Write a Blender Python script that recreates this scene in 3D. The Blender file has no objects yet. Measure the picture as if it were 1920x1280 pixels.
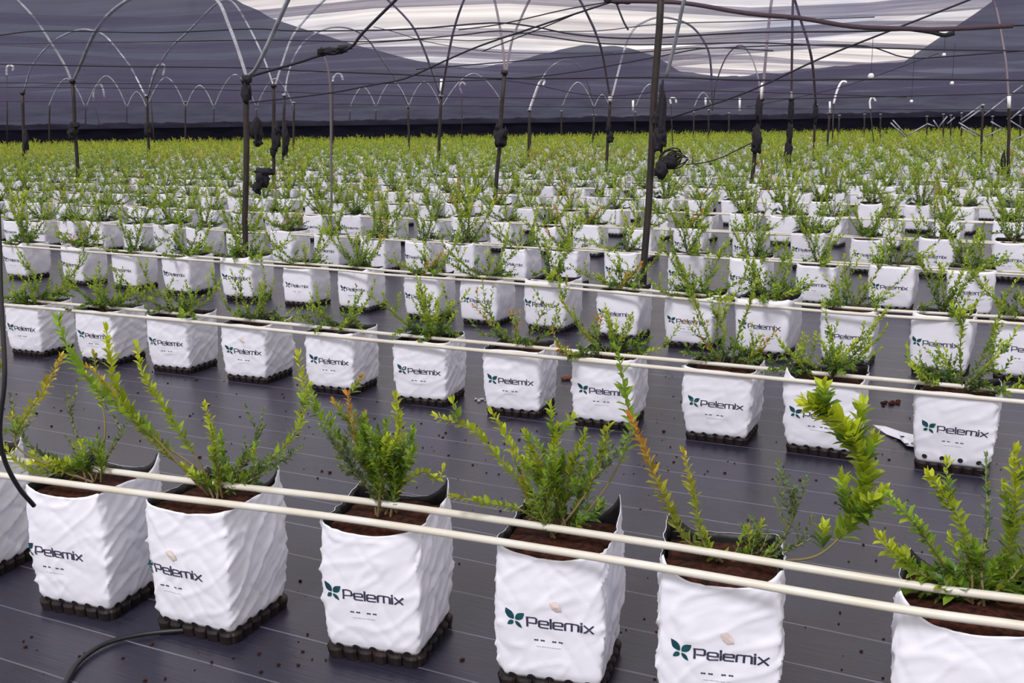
import bpy, math, random
import numpy as np
from mathutils import Vector, Matrix, noise

C = bpy.context.scene.collection
SC = bpy.context.scene
# ------------------------------------------------------------------ camera
F_PX, PITCH, ROLL, H = 1900.0, math.radians(12.09), -0.0142, 1.5
ROWAZ = math.radians(-26.7)
cp, sp = math.cos(PITCH), math.sin(PITCH)
FW = np.array([0, cp, -sp]); UP0 = np.array([0, sp, cp]); RT0 = np.array([1.0, 0, 0])
cr, sr = math.cos(ROLL), math.sin(ROLL)
RT = cr * RT0 + sr * UP0
UP = -sr * RT0 + cr * UP0
EYE = np.array([0, 0, H])
cam_data = bpy.data.cameras.new('camera')
cam = bpy.data.objects.new('camera', cam_data); C.objects.link(cam)
cam_data.sensor_width = 36; cam_data.lens = F_PX / 1920 * 36
cam_data.clip_start = 0.05; cam_data.clip_end = 3000
m = Matrix([[RT[i], UP[i], -FW[i], EYE[i]] for i in range(3)] + [[0, 0, 0, 1]])
cam.matrix_world = m
SC.camera = cam

def ray(q):
    return FW * F_PX + RT * (q[0] - 960) - UP * (q[1] - 640)
def on_z(q, z):
    d = ray(q); return EYE + d * ((z - H) / d[2])
def on_depth(q, D):
    d = ray(q); return EYE + d * (D / d[1])
TD = np.array([math.cos(ROWAZ), math.sin(ROWAZ), 0]); ND = np.array([-math.sin(ROWAZ), math.cos(ROWAZ), 0])
def on_row(q, n):
    d = ray(q); return EYE + d * (n / (d @ ND))
def to_px(P):
    v = np.asarray(P) - EYE; z = v @ FW
    return (960 + F_PX * (v @ RT) / z, 640 - F_PX * (v @ UP) / z)
def tn(t, n, z=0.0):
    return TD * t + ND * n + np.array([0, 0, z])

# ------------------------------------------------------------------ world, sun, exposure
def node(nt, kind, **kw):
    n = nt.nodes.new(kind)
    for k, v in kw.items():
        if k in n.inputs: n.inputs[k].default_value = v
        else: setattr(n, k, v)
    return n
W = bpy.data.worlds.new('sky'); SC.world = W; W.use_nodes = True
nt = W.node_tree; nt.nodes.clear()
tc = node(nt, 'ShaderNodeTexCoord')
mp = node(nt, 'ShaderNodeMapping'); mp.inputs['Scale'].default_value = (1.0, 1.0, 4.5)
nt.links.new(tc.outputs['Generated'], mp.inputs['Vector'])
nz = node(nt, 'ShaderNodeTexNoise'); nz.inputs['Scale'].default_value = 3.2; nz.inputs['Detail'].default_value = 6; nz.inputs['Roughness'].default_value = .55
nt.links.new(mp.outputs[0], nz.inputs['Vector'])
rp = node(nt, 'ShaderNodeValToRGB')
rp.color_ramp.elements[0].position = .30; rp.color_ramp.elements[0].color = (.40, .44, .56, 1)
rp.color_ramp.elements[1].position = .50; rp.color_ramp.elements[1].color = (.80, .745, .69, 1)
nt.links.new(nz.outputs[0], rp.inputs[0])
bg = node(nt, 'ShaderNodeBackground'); bg.inputs['Strength'].default_value = 1.5
nt.links.new(rp.outputs[0], bg.inputs[0])
wo = node(nt, 'ShaderNodeOutputWorld'); nt.links.new(bg.outputs[0], wo.inputs[0])

sun_d = bpy.data.lights.new('sun', 'SUN'); sun_d.energy = 2.9; sun_d.angle = math.radians(14); sun_d.color = (1, .975, .95)
sun = bpy.data.objects.new('sun', sun_d); C.objects.link(sun)
sun.rotation_euler = Vector((0.30, 0.62, -0.80)).to_track_quat('-Z', 'Y').to_euler()
SC.view_settings.view_transform = 'Standard'; SC.view_settings.look = 'None'
SC.view_settings.gamma = 1; SC.view_settings.use_curve_mapping = False
SC.view_settings.exposure = 0.2
SC.cycles.max_bounces = 8; SC.cycles.transparent_max_bounces = 12

# ------------------------------------------------------------------ materials
def new_mat(name):
    M = bpy.data.materials.new(name); M.use_nodes = True
    return M, M.node_tree, M.node_tree.nodes['Principled BSDF']
def pbr(name, col, rough=.6, metal=0, spec=.5, noise_amt=0, noise_scale=20, col2=None, bump=0, bump_scale=60):
    M, t, b = new_mat(name)
    b.inputs['Base Color'].default_value = (*col, 1); b.inputs['Roughness'].default_value = rough
    b.inputs['Metallic'].default_value = metal; b.inputs['Specular IOR Level'].default_value = spec
    if col2 or bump:
        tc = node(t, 'ShaderNodeTexCoord')
    if col2:
        n = node(t, 'ShaderNodeTexNoise'); n.inputs['Scale'].default_value = noise_scale; n.inputs['Detail'].default_value = 5
        t.links.new(tc.outputs['Object'], n.inputs['Vector'])
        r = node(t, 'ShaderNodeValToRGB')
        r.color_ramp.elements[0].position = .35; r.color_ramp.elements[0].color = (*col, 1)
        r.color_ramp.elements[1].position = .65; r.color_ramp.elements[1].color = (*col2, 1)
        t.links.new(n.outputs[0], r.inputs[0]); t.links.new(r.outputs[0], b.inputs['Base Color'])
    if bump:
        n2 = node(t, 'ShaderNodeTexNoise'); n2.inputs['Scale'].default_value = bump_scale; n2.inputs['Detail'].default_value = 4
        t.links.new(tc.outputs['Object'], n2.inputs['Vector'])
        bp = node(t, 'ShaderNodeBump'); bp.inputs['Strength'].default_value = bump; bp.inputs['Distance'].default_value = .01
        t.links.new(n2.outputs[0], bp.inputs['Height']); t.links.new(bp.outputs[0], b.inputs['Normal'])
    return M
M_BAG = pbr('white_film', (.82, .83, .92), .36, bump=.15, bump_scale=14)
M_BLACK = pbr('black_film', (.012, .012, .014), .5)
M_SOIL = pbr('coir_soil', (.018, .006, .004), .95, spec=.2, col2=(.070, .020, .011), noise_scale=60, bump=1, bump_scale=90)
M_TRAY = pbr('black_plastic', (.007, .006, .008), .5, spec=.3, col2=(.020, .012, .011), noise_scale=25)
M_PIPE = pbr('white_pvc', (.70, .69, .64), .4, col2=(.62, .58, .48), noise_scale=6)
M_INK = pbr('dark_ink', (.035, .035, .075), .5)
M_TEAL = pbr('teal_ink', (.003, .045, .075), .5, col2=(.006, .085, .085), noise_scale=30)
M_INK2 = pbr('pale_ink', (.45, .45, .5), .5)
M_FLAP = pbr('beige_film', (.72, .62, .58), .5)
M_POST = pbr('dark_post', (.012, .009, .010), .6, col2=(.030, .019, .014), noise_scale=12)
M_GALV = pbr('galvanised_tube', (.42, .44, .50), .4, metal=.5, col2=(.24, .25, .30), noise_scale=6)
M_DULL = pbr('dull_tube', (.16, .13, .16), .5, metal=.2)
M_WIRE = pbr('black_wire', (.012, .012, .022), .6)
M_CLOTH = pbr('black_netting', (.014, .013, .018), .9, bump=1, bump_scale=40)
M_ROLL = pbr('rolled_net', (.07, .045, .06), .9, bump=.6, bump_scale=20)
M_HOSE = pbr('black_hose', (.01, .01, .013), .35)
M_WHITE = pbr('white_plastic', (.85, .85, .86), .4)

def leaf_mat():
    M, t, b = new_mat('blueberry_leaf')
    a = node(t, 'ShaderNodeAttribute'); a.attribute_name = 'tint'
    t.links.new(a.outputs['Color'], b.inputs['Base Color'])
    b.inputs['Roughness'].default_value = .42; b.inputs['Specular IOR Level'].default_value = .45
    tr = node(t, 'ShaderNodeBsdfTranslucent'); t.links.new(a.outputs['Color'], tr.inputs[0])
    mx = node(t, 'ShaderNodeMixShader'); mx.inputs[0].default_value = .40
    t.links.new(b.outputs[0], mx.inputs[1]); t.links.new(tr.outputs[0], mx.inputs[2])
    o = t.nodes['Material Output']; t.links.new(mx.outputs[0], o.inputs[0])
    return M
M_LEAF = leaf_mat()
M_STEM, _t, _b = new_mat('stem_bark')
_a = node(_t, 'ShaderNodeAttribute'); _a.attribute_name = 'tint'
_t.links.new(_a.outputs['Color'], _b.inputs['Base Color']); _b.inputs['Roughness'].default_value = .6

def ground_mat():
    M, t, b = new_mat('weed_mat')
    tc = node(t, 'ShaderNodeTexCoord'); L = t.links
    mp = node(t, 'ShaderNodeMapping'); mp.inputs['Rotation'].default_value = (0, 0, -ROWAZ)
    L.new(tc.outputs['Object'], mp.inputs['Vector'])
    nw = node(t, 'ShaderNodeTexNoise'); nw.inputs['Scale'].default_value = .8; L.new(mp.outputs[0], nw.inputs['Vector'])
    sx = node(t, 'ShaderNodeSeparateXYZ'); L.new(mp.outputs[0], sx.inputs[0])
    def math_(op, a, b_=None, c=None):
        n = node(t, 'ShaderNodeMath'); n.operation = op
        for i, v in enumerate((a, b_, c)):
            if v is None: continue
            if isinstance(v, (int, float)): n.inputs[i].default_value = v
            else: L.new(v, n.inputs[i])
        return n.outputs[0]
    wob = math_('MULTIPLY', nw.outputs[0], .05)
    v = math_('ADD', sx.outputs['Y'], wob)
    fr = math_('FRACT', math_('DIVIDE', v, .235))
    line = math_('LESS_THAN', math_('ABSOLUTE', math_('SUBTRACT', fr, .5)), .013)
    # broken-up strength along the line
    m2 = node(t, 'ShaderNodeMapping'); m2.inputs['Scale'].default_value = (1.2, 9, 1); L.new(mp.outputs[0], m2.inputs['Vector'])
    n2 = node(t, 'ShaderNodeTexNoise'); n2.inputs['Scale'].default_value = 2; n2.inputs['Detail'].default_value = 4; L.new(m2.outputs[0], n2.inputs['Vector'])
    lf = math_('MULTIPLY', line, math_('MULTIPLY', n2.outputs[0], .75))
    # streaks of the weave
    m3 = node(t, 'ShaderNodeMapping'); m3.inputs['Scale'].default_value = (3, 60, 1); L.new(mp.outputs[0], m3.inputs['Vector'])
    n3 = node(t, 'ShaderNodeTexNoise'); n3.inputs['Scale'].default_value = 2; n3.inputs['Detail'].default_value = 3; L.new(m3.outputs[0], n3.inputs['Vector'])
    n4 = node(t, 'ShaderNodeTexNoise'); n4.inputs['Scale'].default_value = 1.6; n4.inputs['Detail'].default_value = 6; L.new(mp.outputs[0], n4.inputs['Vector'])
    r = node(t, 'ShaderNodeValToRGB'); r.color_ramp.elements[0].color = (.012, .011, .021, 1); r.color_ramp.elements[1].color = (.033, .031, .054, 1)
    r.color_ramp.elements[0].position = .3; r.color_ramp.elements[1].position = .7
    L.new(math_('ADD', math_('MULTIPLY', n3.outputs[0], .5), math_('MULTIPLY', n4.outputs[0], .5)), r.inputs[0])
    mx = node(t, 'ShaderNodeMixRGB'); mx.inputs[2].default_value = (.30, .30, .38, 1)
    L.new(lf, mx.inputs[0]); L.new(r.outputs[0], mx.inputs[1]); L.new(mx.outputs[0], b.inputs['Base Color'])
    # reddish dust patches
    b.inputs['Specular IOR Level'].default_value = .5
    L.new(math_('MULTIPLY_ADD', n4.outputs[0], .22, .18), b.inputs['Roughness'])
    bp = node(t, 'ShaderNodeBump'); bp.inputs['Strength'].default_value = .25; bp.inputs['Distance'].default_value = .01
    L.new(math_('ADD', math_('MULTIPLY', n3.outputs[0], .4), n4.outputs[0]), bp.inputs['Height']); L.new(bp.outputs[0], b.inputs['Normal'])
    return M
M_GROUND = ground_mat()

def net_mat(name, lo, hi, col, sc=(.10, 2.2, 2.2)):
    M, t, b = new_mat(name); L = t.links
    tc = node(t, 'ShaderNodeTexCoord')
    mp = node(t, 'ShaderNodeMapping'); mp.inputs['Rotation'].default_value = (0, 0, -ROWAZ * .2)
    L.new(tc.outputs['Object'], mp.inputs['Vector'])
    m2 = node(t, 'ShaderNodeMapping'); m2.inputs['Scale'].default_value = sc; L.new(mp.outputs[0], m2.inputs['Vector'])
    n = node(t, 'ShaderNodeTexNoise'); n.inputs['Scale'].default_value = 1.0; n.inputs['Detail'].default_value = 5; n.inputs['Roughness'].default_value = .6
    L.new(m2.outputs[0], n.inputs['Vector'])
    mr = node(t, 'ShaderNodeMapRange'); mr.inputs[1].default_value = .36; mr.inputs[2].default_value = .66
    mr.inputs[3].default_value = lo; mr.inputs[4].default_value = hi
    L.new(n.outputs[0], mr.inputs[0])
    b.inputs['Base Color'].default_value = (*col, 1); b.inputs['Roughness'].default_value = .9; b.inputs['Specular IOR Level'].default_value = .1
    tl = node(t, 'ShaderNodeBsdfTranslucent'); tl.inputs[0].default_value = (*col, 1)
    mm = node(t, 'ShaderNodeMixShader'); mm.inputs[0].default_value = .5; L.new(b.outputs[0], mm.inputs[1]); L.new(tl.outputs[0], mm.inputs[2])
    tp = node(t, 'ShaderNodeBsdfTransparent'); tp.inputs[0].default_value = (.95, .94, .98, 1)
    mx = node(t, 'ShaderNodeMixShader'); L.new(mr.outputs[0], mx.inputs[0]); L.new(tp.outputs[0], mx.inputs[1]); L.new(mm.outputs[0], mx.inputs[2])
    L.new(mx.outputs[0], t.nodes['Material Output'].inputs[0])
    return M
M_ROOF = net_mat('shade_net', .16, .60, (.075, .070, .115))
M_NETWALL = net_mat('net_wall', .90, .97, (.012, .012, .024), (.3, .3, 3))
M_HILL = pbr('hill_forest', (.030, .035, .062), .95, col2=(.042, .048, .080), noise_scale=.02)

# ------------------------------------------------------------------ mesh helpers
def mesh_from(name, V, Fs, mats, mi=None, tint=None, smooth=False):
    me = bpy.data.meshes.new(name)
    me.from_pydata([tuple(v) for v in V], [], [tuple(f) for f in Fs]) if not isinstance(Fs, np.ndarray) else np_mesh(me, V, Fs)
    for x in mats: me.materials.append(x)
    if mi is not None: me.polygons.foreach_set('material_index', np.asarray(mi, dtype=np.int32))
    if smooth: me.polygons.foreach_set('use_smooth', np.ones(len(me.polygons), dtype=bool))
    if tint is not None:
        a = me.color_attributes.new('tint', 'FLOAT_COLOR', 'POINT')
        c = np.ones((len(me.vertices), 4), dtype=np.float32); c[:, :3] = tint
        a.data.foreach_set('color', c.ravel())
    me.update()
    return me
def np_mesh(me, V, Fs):
    V = np.asarray(V, dtype=np.float32); k = Fs.shape[1]
    me.vertices.add(len(V)); me.vertices.foreach_set('co', V.ravel())
    me.loops.add(Fs.size); me.loops.foreach_set('vertex_index', Fs.astype(np.int32).ravel())
    me.polygons.add(len(Fs)); me.polygons.foreach_set('loop_start', np.arange(0, Fs.size, k, dtype=np.int32))
    me.polygons.foreach_set('loop_total', np.full(len(Fs), k, dtype=np.int32))
    me.update(calc_edges=True)
def link(name, me, parent=None, loc=None, rz=0, rx=0):
    o = bpy.data.objects.new(name, me); C.objects.link(o)
    if parent is not None: o.parent = parent
    if loc is not None: o.location = tuple(loc)
    if rz or rx: o.rotation_euler = (rx, 0, rz)
    return o
def tag(o, label, cat, group=None, kind=None):
    if label: o['label'] = label
    if cat: o['category'] = cat
    if group: o['group'] = group
    if kind: o['kind'] = kind
    return o
def empty(name, loc=(0, 0, 0), rz=0):
    return link(name, None, None, loc, rz)
def catmull(P, n=6):
    P = [np.asarray(p, float) for p in P]
    if len(P) < 3:
        return [P[0] + (P[-1] - P[0]) * i / n for i in range(n + 1)]
    Q = [2 * P[0] - P[1]] + P + [2 * P[-1] - P[-2]]; out = []
    for i in range(1, len(Q) - 2):
        a, b, c, d = Q[i - 1:i + 3]
        for k in range(n):
            t = k / n
            out.append(.5 * (2 * b + (c - a) * t + (2 * a - 5 * b + 4 * c - d) * t * t + (3 * b - a - 3 * c + d) * t ** 3))
    out.append(P[-1]); return out
def tube(P, R, seg=8, caps=True):
    """vertices and faces of a round tube along the points P with radius R (number or list)"""
    P = np.asarray(P, float); n = len(P)
    R = np.full(n, R) if np.isscalar(R) else np.asarray(R)
    T = np.gradient(P, axis=0); T /= np.linalg.norm(T, axis=1)[:, None] + 1e-12
    ref = np.array([0, 0, 1.0]) if abs(T[0][2]) < .9 else np.array([1.0, 0, 0])
    V = []; u = np.cross(T[0], ref); u /= np.linalg.norm(u)
    for i in range(n):
        u = u - T[i] * (u @ T[i]); u /= np.linalg.norm(u) + 1e-12; w = np.cross(T[i], u)
        for k in range(seg):
            a = 2 * math.pi * k / seg; V.append(P[i] + R[i] * (math.cos(a) * u + math.sin(a) * w))
    Fs = [(i * seg + k, i * seg + (k + 1) % seg, (i + 1) * seg + (k + 1) % seg, (i + 1) * seg + k) for i in range(n - 1) for k in range(seg)]
    if caps: Fs += [tuple(range(seg))[::-1], tuple((n - 1) * seg + k for k in range(seg))]
    return V, Fs
def merge(parts):
    V, Fs = [], []
    for v, f in parts:
        o = len(V); V += list(v); Fs += [tuple(i + o for i in q) for q in f]
    return V, Fs
def tube_obj(name, P, R, mat, parent=None, seg=8, sm=5, loc0=None):
    Q = catmull(P, sm) if sm else P
    if not np.isscalar(R): R = np.interp(np.linspace(0, 1, len(Q)), np.linspace(0, 1, len(R)), R)
    o0 = np.asarray(P[0] if loc0 is None else loc0, float)
    V, Fs = tube([q - o0 for q in Q], R, seg)
    me = mesh_from(name, V, Fs, [mat], smooth=True)
    return link(name, me, parent, o0 if parent is None else (0, 0, 0))
def icolump(center, rad, seed, sub=2, amp=.35, freq=2.5):
    import bmesh
    bm = bmesh.new(); bmesh.ops.create_icosphere(bm, subdivisions=sub, radius=1)
    V = []
    for v in bm.verts:
        p = v.co; k = 1 + amp * noise.noise(p * freq + Vector((seed * 7.3, seed * 1.7, 0)))
        V.append((center[0] + p.x * rad[0] * k, center[1] + p.y * rad[1] * k, center[2] + p.z * rad[2] * k))
    Fs = [tuple(v.index for v in f.verts) for f in bm.faces]; bm.free()
    return V, Fs

# ------------------------------------------------------------------ setting
def ground():
    V = [(-160, -6, 0), (160, -6, 0), (160, 260, 0), (-160, 260, 0)]
    o = link('ground', mesh_from('ground', V, [(0, 1, 2, 3)], [M_GROUND])); o['kind'] = 'structure'
ground()
FAR = 82.0
def roof():
    nu, nv = 70, 260; V = []
    for j in range(nv + 1):
        y = -4 + (FAR + 4) * j / nv
        for i in range(nu + 1):
            x = -75 + 150 * i / nu
            z = 3.45 + .22 * math.sin(y * 1.05 + .03 * x) + .16 * math.sin(x * .55 + y * .11) + .10 * noise.noise(Vector((x * .12, y * .5, 0)))
            V.append((x, y, z))
    Fs = [(j * (nu + 1) + i, j * (nu + 1) + i + 1, (j + 1) * (nu + 1) + i + 1, (j + 1) * (nu + 1) + i) for j in range(nv) for i in range(nu)]
    o = link('ceiling', mesh_from('ceiling', V, Fs, [M_ROOF], smooth=True)); o['kind'] = 'structure'
    # far dark net fence, with ragged top
    V = []; n = 400
    for i in range(n + 1):
        x = -75 + 150 * i / n
        h = 1.95 + .10 * noise.noise(Vector((x * .5, 0, 0))) + .10 * random.Random(i).random()
        V += [(x, FAR, 0), (x, FAR, h), (x, FAR + .05, h), (x, FAR + .05, 0)]
    Fs = []
    for i in range(n):
        a = i * 4
        for k in range(3): Fs.append((a + k, a + 4 + k, a + 5 + k, a + k + 1))
    o = link('wall_far', mesh_from('wall_far', V, Fs, [M_NETWALL])); o['kind'] = 'structure'
def curtain():
    V = []; n = 240; mrows = 8
    for j in range(mrows + 1):
        for i in range(n + 1):
            x = -75 + 150 * i / n; z = 1.6 + 2.0 * j / mrows
            V.append((x, FAR - .25 + .12 * math.sin(x * 1.7 + j) + .05 * j, z))
    Fs = [(j * (n + 1) + i, j * (n + 1) + i + 1, (j + 1) * (n + 1) + i + 1, (j + 1) * (n + 1) + i) for j in range(mrows) for i in range(n)]
    o = link('wall_upper', mesh_from('wall_upper', V, Fs, [M_CURTAIN], smooth=True)); o['kind'] = 'structure'
M_CURTAIN = net_mat('net_curtain', .55, .85, (.060, .056, .092), (.25, .3, 2.5))
roof()
curtain()
def hill(name, pts, D, depth, seed):
    """a wooded hill whose skyline runs through the picture points, D metres off"""
    rng = random.Random(seed)
    sk = [on_depth(q, D) for q in pts]
    xs = [p[0] for p in sk]; zs = [p[2] for p in sk]
    n = 120; V = []; m_ = 14
    X = np.linspace(xs[0], xs[-1], n + 1); Z = np.interp(X, xs, zs)
    for j in range(m_ + 1):
        v = j / m_ * 2 - 1                       # -1 front foot, 0 ridge, 1 back foot
        for i in range(n + 1):
            k = (1 - abs(v)) ** .8
            z = -2 + (Z[i] + 2) * k + (4 * noise.noise(Vector((X[i] * .02, v * 2, seed))) * (1 - k) + 1.0 * noise.noise(Vector((X[i] * .12, v, seed)))) 
            V.append((X[i], D + v * depth, z))
    Fs = [(j * (n + 1) + i, j * (n + 1) + i + 1, (j + 1) * (n + 1) + i + 1, (j + 1) * (n + 1) + i) for j in range(m_) for i in range(n)]
    o = link(name, mesh_from(name, V, Fs, [M_HILL], smooth=True)); o['kind'] = 'structure'
hill('hills', [(-900, -160), (-300, -120), (0, -80), (300, -45), (430, -8), (500, 30), (580, 58), (680, 88), (800, 118), (950, 134), (1200, 150), (1500, 165), (1700, 190), (2100, 200)], 620, 240, 3)
hill('hills', [(600, 190), (760, 150), (880, 128), (960, 118), (1020, 100), (1070, 88), (1120, 84), (1180, 90), (1230, 106), (1270, 132), (1340, 142), (1500, 150), (1700, 190)], 520, 160, 5)
hill('hills', [(900, 250), (1150, 185), (1300, 148), (1420, 140), (1560, 124), (1680, 118), (1750, 104), (1800, 62), (1850, 12), (1900, -25), (2000, -70), (2400, -130), (2900, -150)], 430, 200, 8)

# ------------------------------------------------------------------ grow bags
HB = .420; ZB = .035; SOILZ = .396; WF = .95
def bag_shape(seed, peaks, sag, lean=(0, 0), flare=.012):
    """returns surf(s, t): s 0..4 round the bag (0..1 front face left to right), t 0..1 bottom to rim"""
    sd = seed * 13.7
    def surf(s, t, off=0.0):
        s = s % 4; k = int(s); f = s - k; a = f * 2 - 1
        if k == 0: x, y = a, -1
        elif k == 1: x, y = 1, a
        elif k == 2: x, y = -a, 1
        else: x, y = -1, -a
        e = 18 - 9 * t
        r = (abs(x) ** e + abs(y) ** e) ** (1 / e); x /= r; y /= r
        half = .146 + flare * t + .007 * math.sin(math.pi * min(1, t * 1.05))
        if t < .06: half -= .006 * (1 - t / .06)
        px, py = x * half, y * half
        # film: soft bulges, a few thin slanting creases, more of them at the sides and near the top
        u = s * .3; v = t * .36
        n1 = noise.noise(Vector((u * 6 + sd, v * 8, sd)))
        n0 = noise.noise(Vector((u * 15 + v * 6, v * 16 - u * 5, sd + 9)))
        def fold(ang, fa, fb, sh, o):
            ca, sa = math.cos(ang), math.sin(ang); al, ac = u * ca + v * sa, v * ca - u * sa
            return max(0, 1 - abs(noise.noise(Vector((al * fa + sh, ac * fb + sd, o)))) * sh_) ** 1.5
        sh_ = 6; c1 = fold(.6, 4.5, 15, sd, 2.0); c2 = fold(-.85, 5, 13, 3.0, 5.0)
        sh_ = 3.5; c3 = fold(.5, 7, 34, 1.0, 8.0)
        side = 2.1 if k in (1, 3) else 1.0
        d = (.0055 * n1 * (.7 if side == 1 else 1) + .0012 * n0 + (.0034 * c1 - .0024 * c2) * side + .0018 * c3 * (side - .7 + .6 * t)) * min(1, .25 + t * 10) + off
        px += x * d; py += y * d; px *= WF; py *= WF
        # rim
        c = abs(a)
        kl, kr = k, (k + 1) % 4
        z = -sag[k] * (1 - a * a) * (1 if k != 2 else 1)
        z += peaks[kl] * max(0, (-a - .45) / .55) ** 1.7 + peaks[kr] * max(0, (a - .45) / .55) ** 1.7
        z += .004 * noise.noise(Vector((s * 3, sd, 0)))
        zz = ZB + t * (HB - ZB) + z * t ** 5
        return (px + lean[0] * t, py + lean[1] * t, zz)
    return surf
def disc(surf, s0, t0, rs, half_only=False, off=.0036, n=12):
    V = []; pts = []
    for i in range(n):
        a = 2 * math.pi * i / n
        t = max(0.003, t0 + rs * math.sin(a) / (HB - ZB)); pts.append((s0 + rs * math.cos(a) / .30, t))
    V = [surf(s0, max(t0, .004), off)] + [surf(s, t, off) for s, t in pts]
    Fs = [(0, 1 + i, 1 + (i + 1) % n) for i in range(n)]
    return V, Fs
def bag_mesh(surf, name='grow_bag', NS=28, NT=30, holes='low', hole_n=5):
    N = NS * 4; V = []
    for j in range(NT + 1):
        for i in range(N): V.append(surf(i / NS, j / NT))
    Fs = [(j * N + i, j * N + (i + 1) % N, (j + 1) * N + (i + 1) % N, (j + 1) * N + i) for j in range(NT) for i in range(N)]
    mi = [0] * len(Fs)
    b0 = len(V)                                   # base sheet
    Fs.append(tuple(range(N))[::-1]); mi.append(1)
    # black inner skin of the film
    for j in range(5):
        t = 1 - j * .045
        for i in range(N): V.append(surf(i / NS, t, -.006 if j else -.002))
    o = b0
    top = NT * N
    for i in range(N):
        Fs.append((top + i, top + (i + 1) % N, o + (i + 1) % N, o + i)); mi.append(0)
    for j in range(4):
        for i in range(N):
            a = o + j * N; Fs.append((a + i, a + (i + 1) % N, a + N + (i + 1) % N, a + N + i)); mi.append(1)
    if holes:
        for side in (0, 1, 3):
            for h in range(hole_n):
                s0 = side + (h + .5) / hole_n * .94 + .03
                v, f = disc(surf, s0, .0 if holes == 'low' else .085, .0135 if holes == 'low' else .0105)
                if holes != 'low' and side != 0: continue
                ofs = len(V); V += v; Fs += [tuple(i + ofs for i in q) for q in f]; mi += [1] * len(f)
    return mesh_from(name, V, Fs, [M_BAG, M_BLACK], mi, smooth=True)
def soil_mesh(surf, seed):
    n = 14; V = []; Fs = []
    for j in range(n + 1):
        for i in range(n + 1):
            x, y = (i / n * 2 - 1) * .146 * WF, (j / n * 2 - 1) * .146 * WF
            z = SOILZ + .013 * noise.noise(Vector((x * 16, y * 16, seed))) + .006 * noise.noise(Vector((x * 50, y * 50, seed))) - .012 * (max(abs(x), abs(y)) / .14) ** 6
            tt = (z - ZB) / (HB - ZB)
            V.append((x, y, z))
    Fs = [(j * (n + 1) + i, j * (n + 1) + i + 1, (j + 1) * (n + 1) + i + 1, (j + 1) * (n + 1) + i) for j in range(n) for i in range(n)]
    return mesh_from('soil', V, Fs, [M_SOIL], smooth=True)
# lettering drawn as strokes, unit = x height 1
GL = {
 'P': ([[(0, 0), (0, 1.32), (.72, 1.32), (.84, 1.2), (.84, .62), (.72, .5), (.2, .5)]], 1.08),
 'e': ([[(.8, 0), (.12, 0), (0, .12), (0, .88), (.12, 1), (.7, 1), (.82, .88), (.82, .5), (.14, .5)]], 1.06),
 'l': ([[(0, 1.4), (0, 0)]], .24),
 'm': ([[(0, 0), (0, .88), (.1, 1), (1.08, 1), (1.2, .88), (1.2, 0)], [(.6, 1), (.6, 0)]], 1.44),
 'i': ([[(0, 1), (0, 0)], [(0, 1.36), (0, 1.24)]], .28),
 'x': ([[(0, 1), (.8, 0)], [(.8, 1), (0, 0)]], .9),
}
def stroke_quads(poly, w):
    out = []
    for (a, b) in zip(poly[:-1], poly[1:]):
        a = np.array(a, float); b = np.array(b, float); d = b - a; L = np.linalg.norm(d); d /= L; nrm = np.array([-d[1], d[0]]) * w / 2
        a2, b2 = a - d * w * .4, b + d * w * .4
        k = max(1, int(L / .3))
        for i in range(k):
            p, q = a2 + (b2 - a2) * i / k, a2 + (b2 - a2) * (i + 1) / k
            out.append([p - nrm, q - nrm, q + nrm, p + nrm])
    return out
def logo_mesh(surf, dx=0.0, dz=0.0, small=True):
    U = .0295; UZ = .0200; V = []; Fs = []; mi = []
    def put(p, off=.0018):
        x, z = p; s = .5 + x / .30; return surf(s, (z - ZB) / (HB - ZB), off)
    x0, z0 = -.052 + dx, .196 + dz
    cx = 0
    for ch in 'Pelemix':
        polys, adv = GL[ch]
        for poly in polys:
            for q in stroke_quads(poly, .19):
                o = len(V); V += [put((x0 + (cx + p[0]) * U, z0 + p[1] * UZ)) for p in q]; Fs.append((o, o + 1, o + 2, o + 3)); mi.append(0)
        cx += adv
    # four-leaf emblem
    ex, ez = x0 - .034, z0 + .014
    for (ang, L, wd) in ((126, .038, .019), (40, .032, .019), (218, .020, .013), (-50, .027, .011)):
        a = math.radians(ang); d = np.array([math.cos(a), math.sin(a)]); nn = np.array([-d[1], d[0]])
        o = len(V); k = 8; ring = []
        for sgn in (1, -1):
            for i in range(k + 1):
                t = i / k if sgn == 1 else 1 - i / k
                w = wd * .5 * math.sin(math.pi * t ** .85) * sgn
                ring.append(np.array([ex, ez]) + d * (.003 + L * t) + nn * w)
        V += [put(p) for p in ring]
        for i in range(k): Fs.append((o + i, o + i + 1, o + 2 * k - i, o + 2 * k + 1 - i)); mi.append(1)
    if small:
        for (xa, w_, zc, h, mm) in ((.016, .030, -.040, .0042, 3), (.066, .030, -.040, .0042, 3), (.022, .070, -.058, .0014, 2)):
            k = 5
            for i in range(k):
                if mm == 3 and i == 2: continue
                o = len(V); xa_, xb_ = x0 + xa + w_ * i / k, x0 + xa + w_ * (i + .86) / k
                zc_ = z0 + zc
                V += [put((xa_, zc_ - h / 2)), put((xb_, zc_ - h / 2)), put((xb_, zc_ + h / 2)), put((xa_, zc_ + h / 2))]; Fs.append((o, o + 1, o + 2, o + 3)); mi.append(mm)
    out = []
    for nm, ok in (('printed_text', (0,)), ('printed_emblem', (1,)), ('small_print', (2, 3))):
        F2 = [f for f, m_ in zip(Fs, mi) if m_ in ok]; m2 = [m_ for m_ in mi if m_ in ok]
        idx = sorted({i for f in F2 for i in f}); mp_ = {a_: b_ for b_, a_ in enumerate(idx)}
        out.append(mesh_from(nm, [V[i] for i in idx], [tuple(mp_[i] for i in f) for f in F2], [M_INK, M_TEAL, M_INK2, M_INK], m2))
    return out
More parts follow.
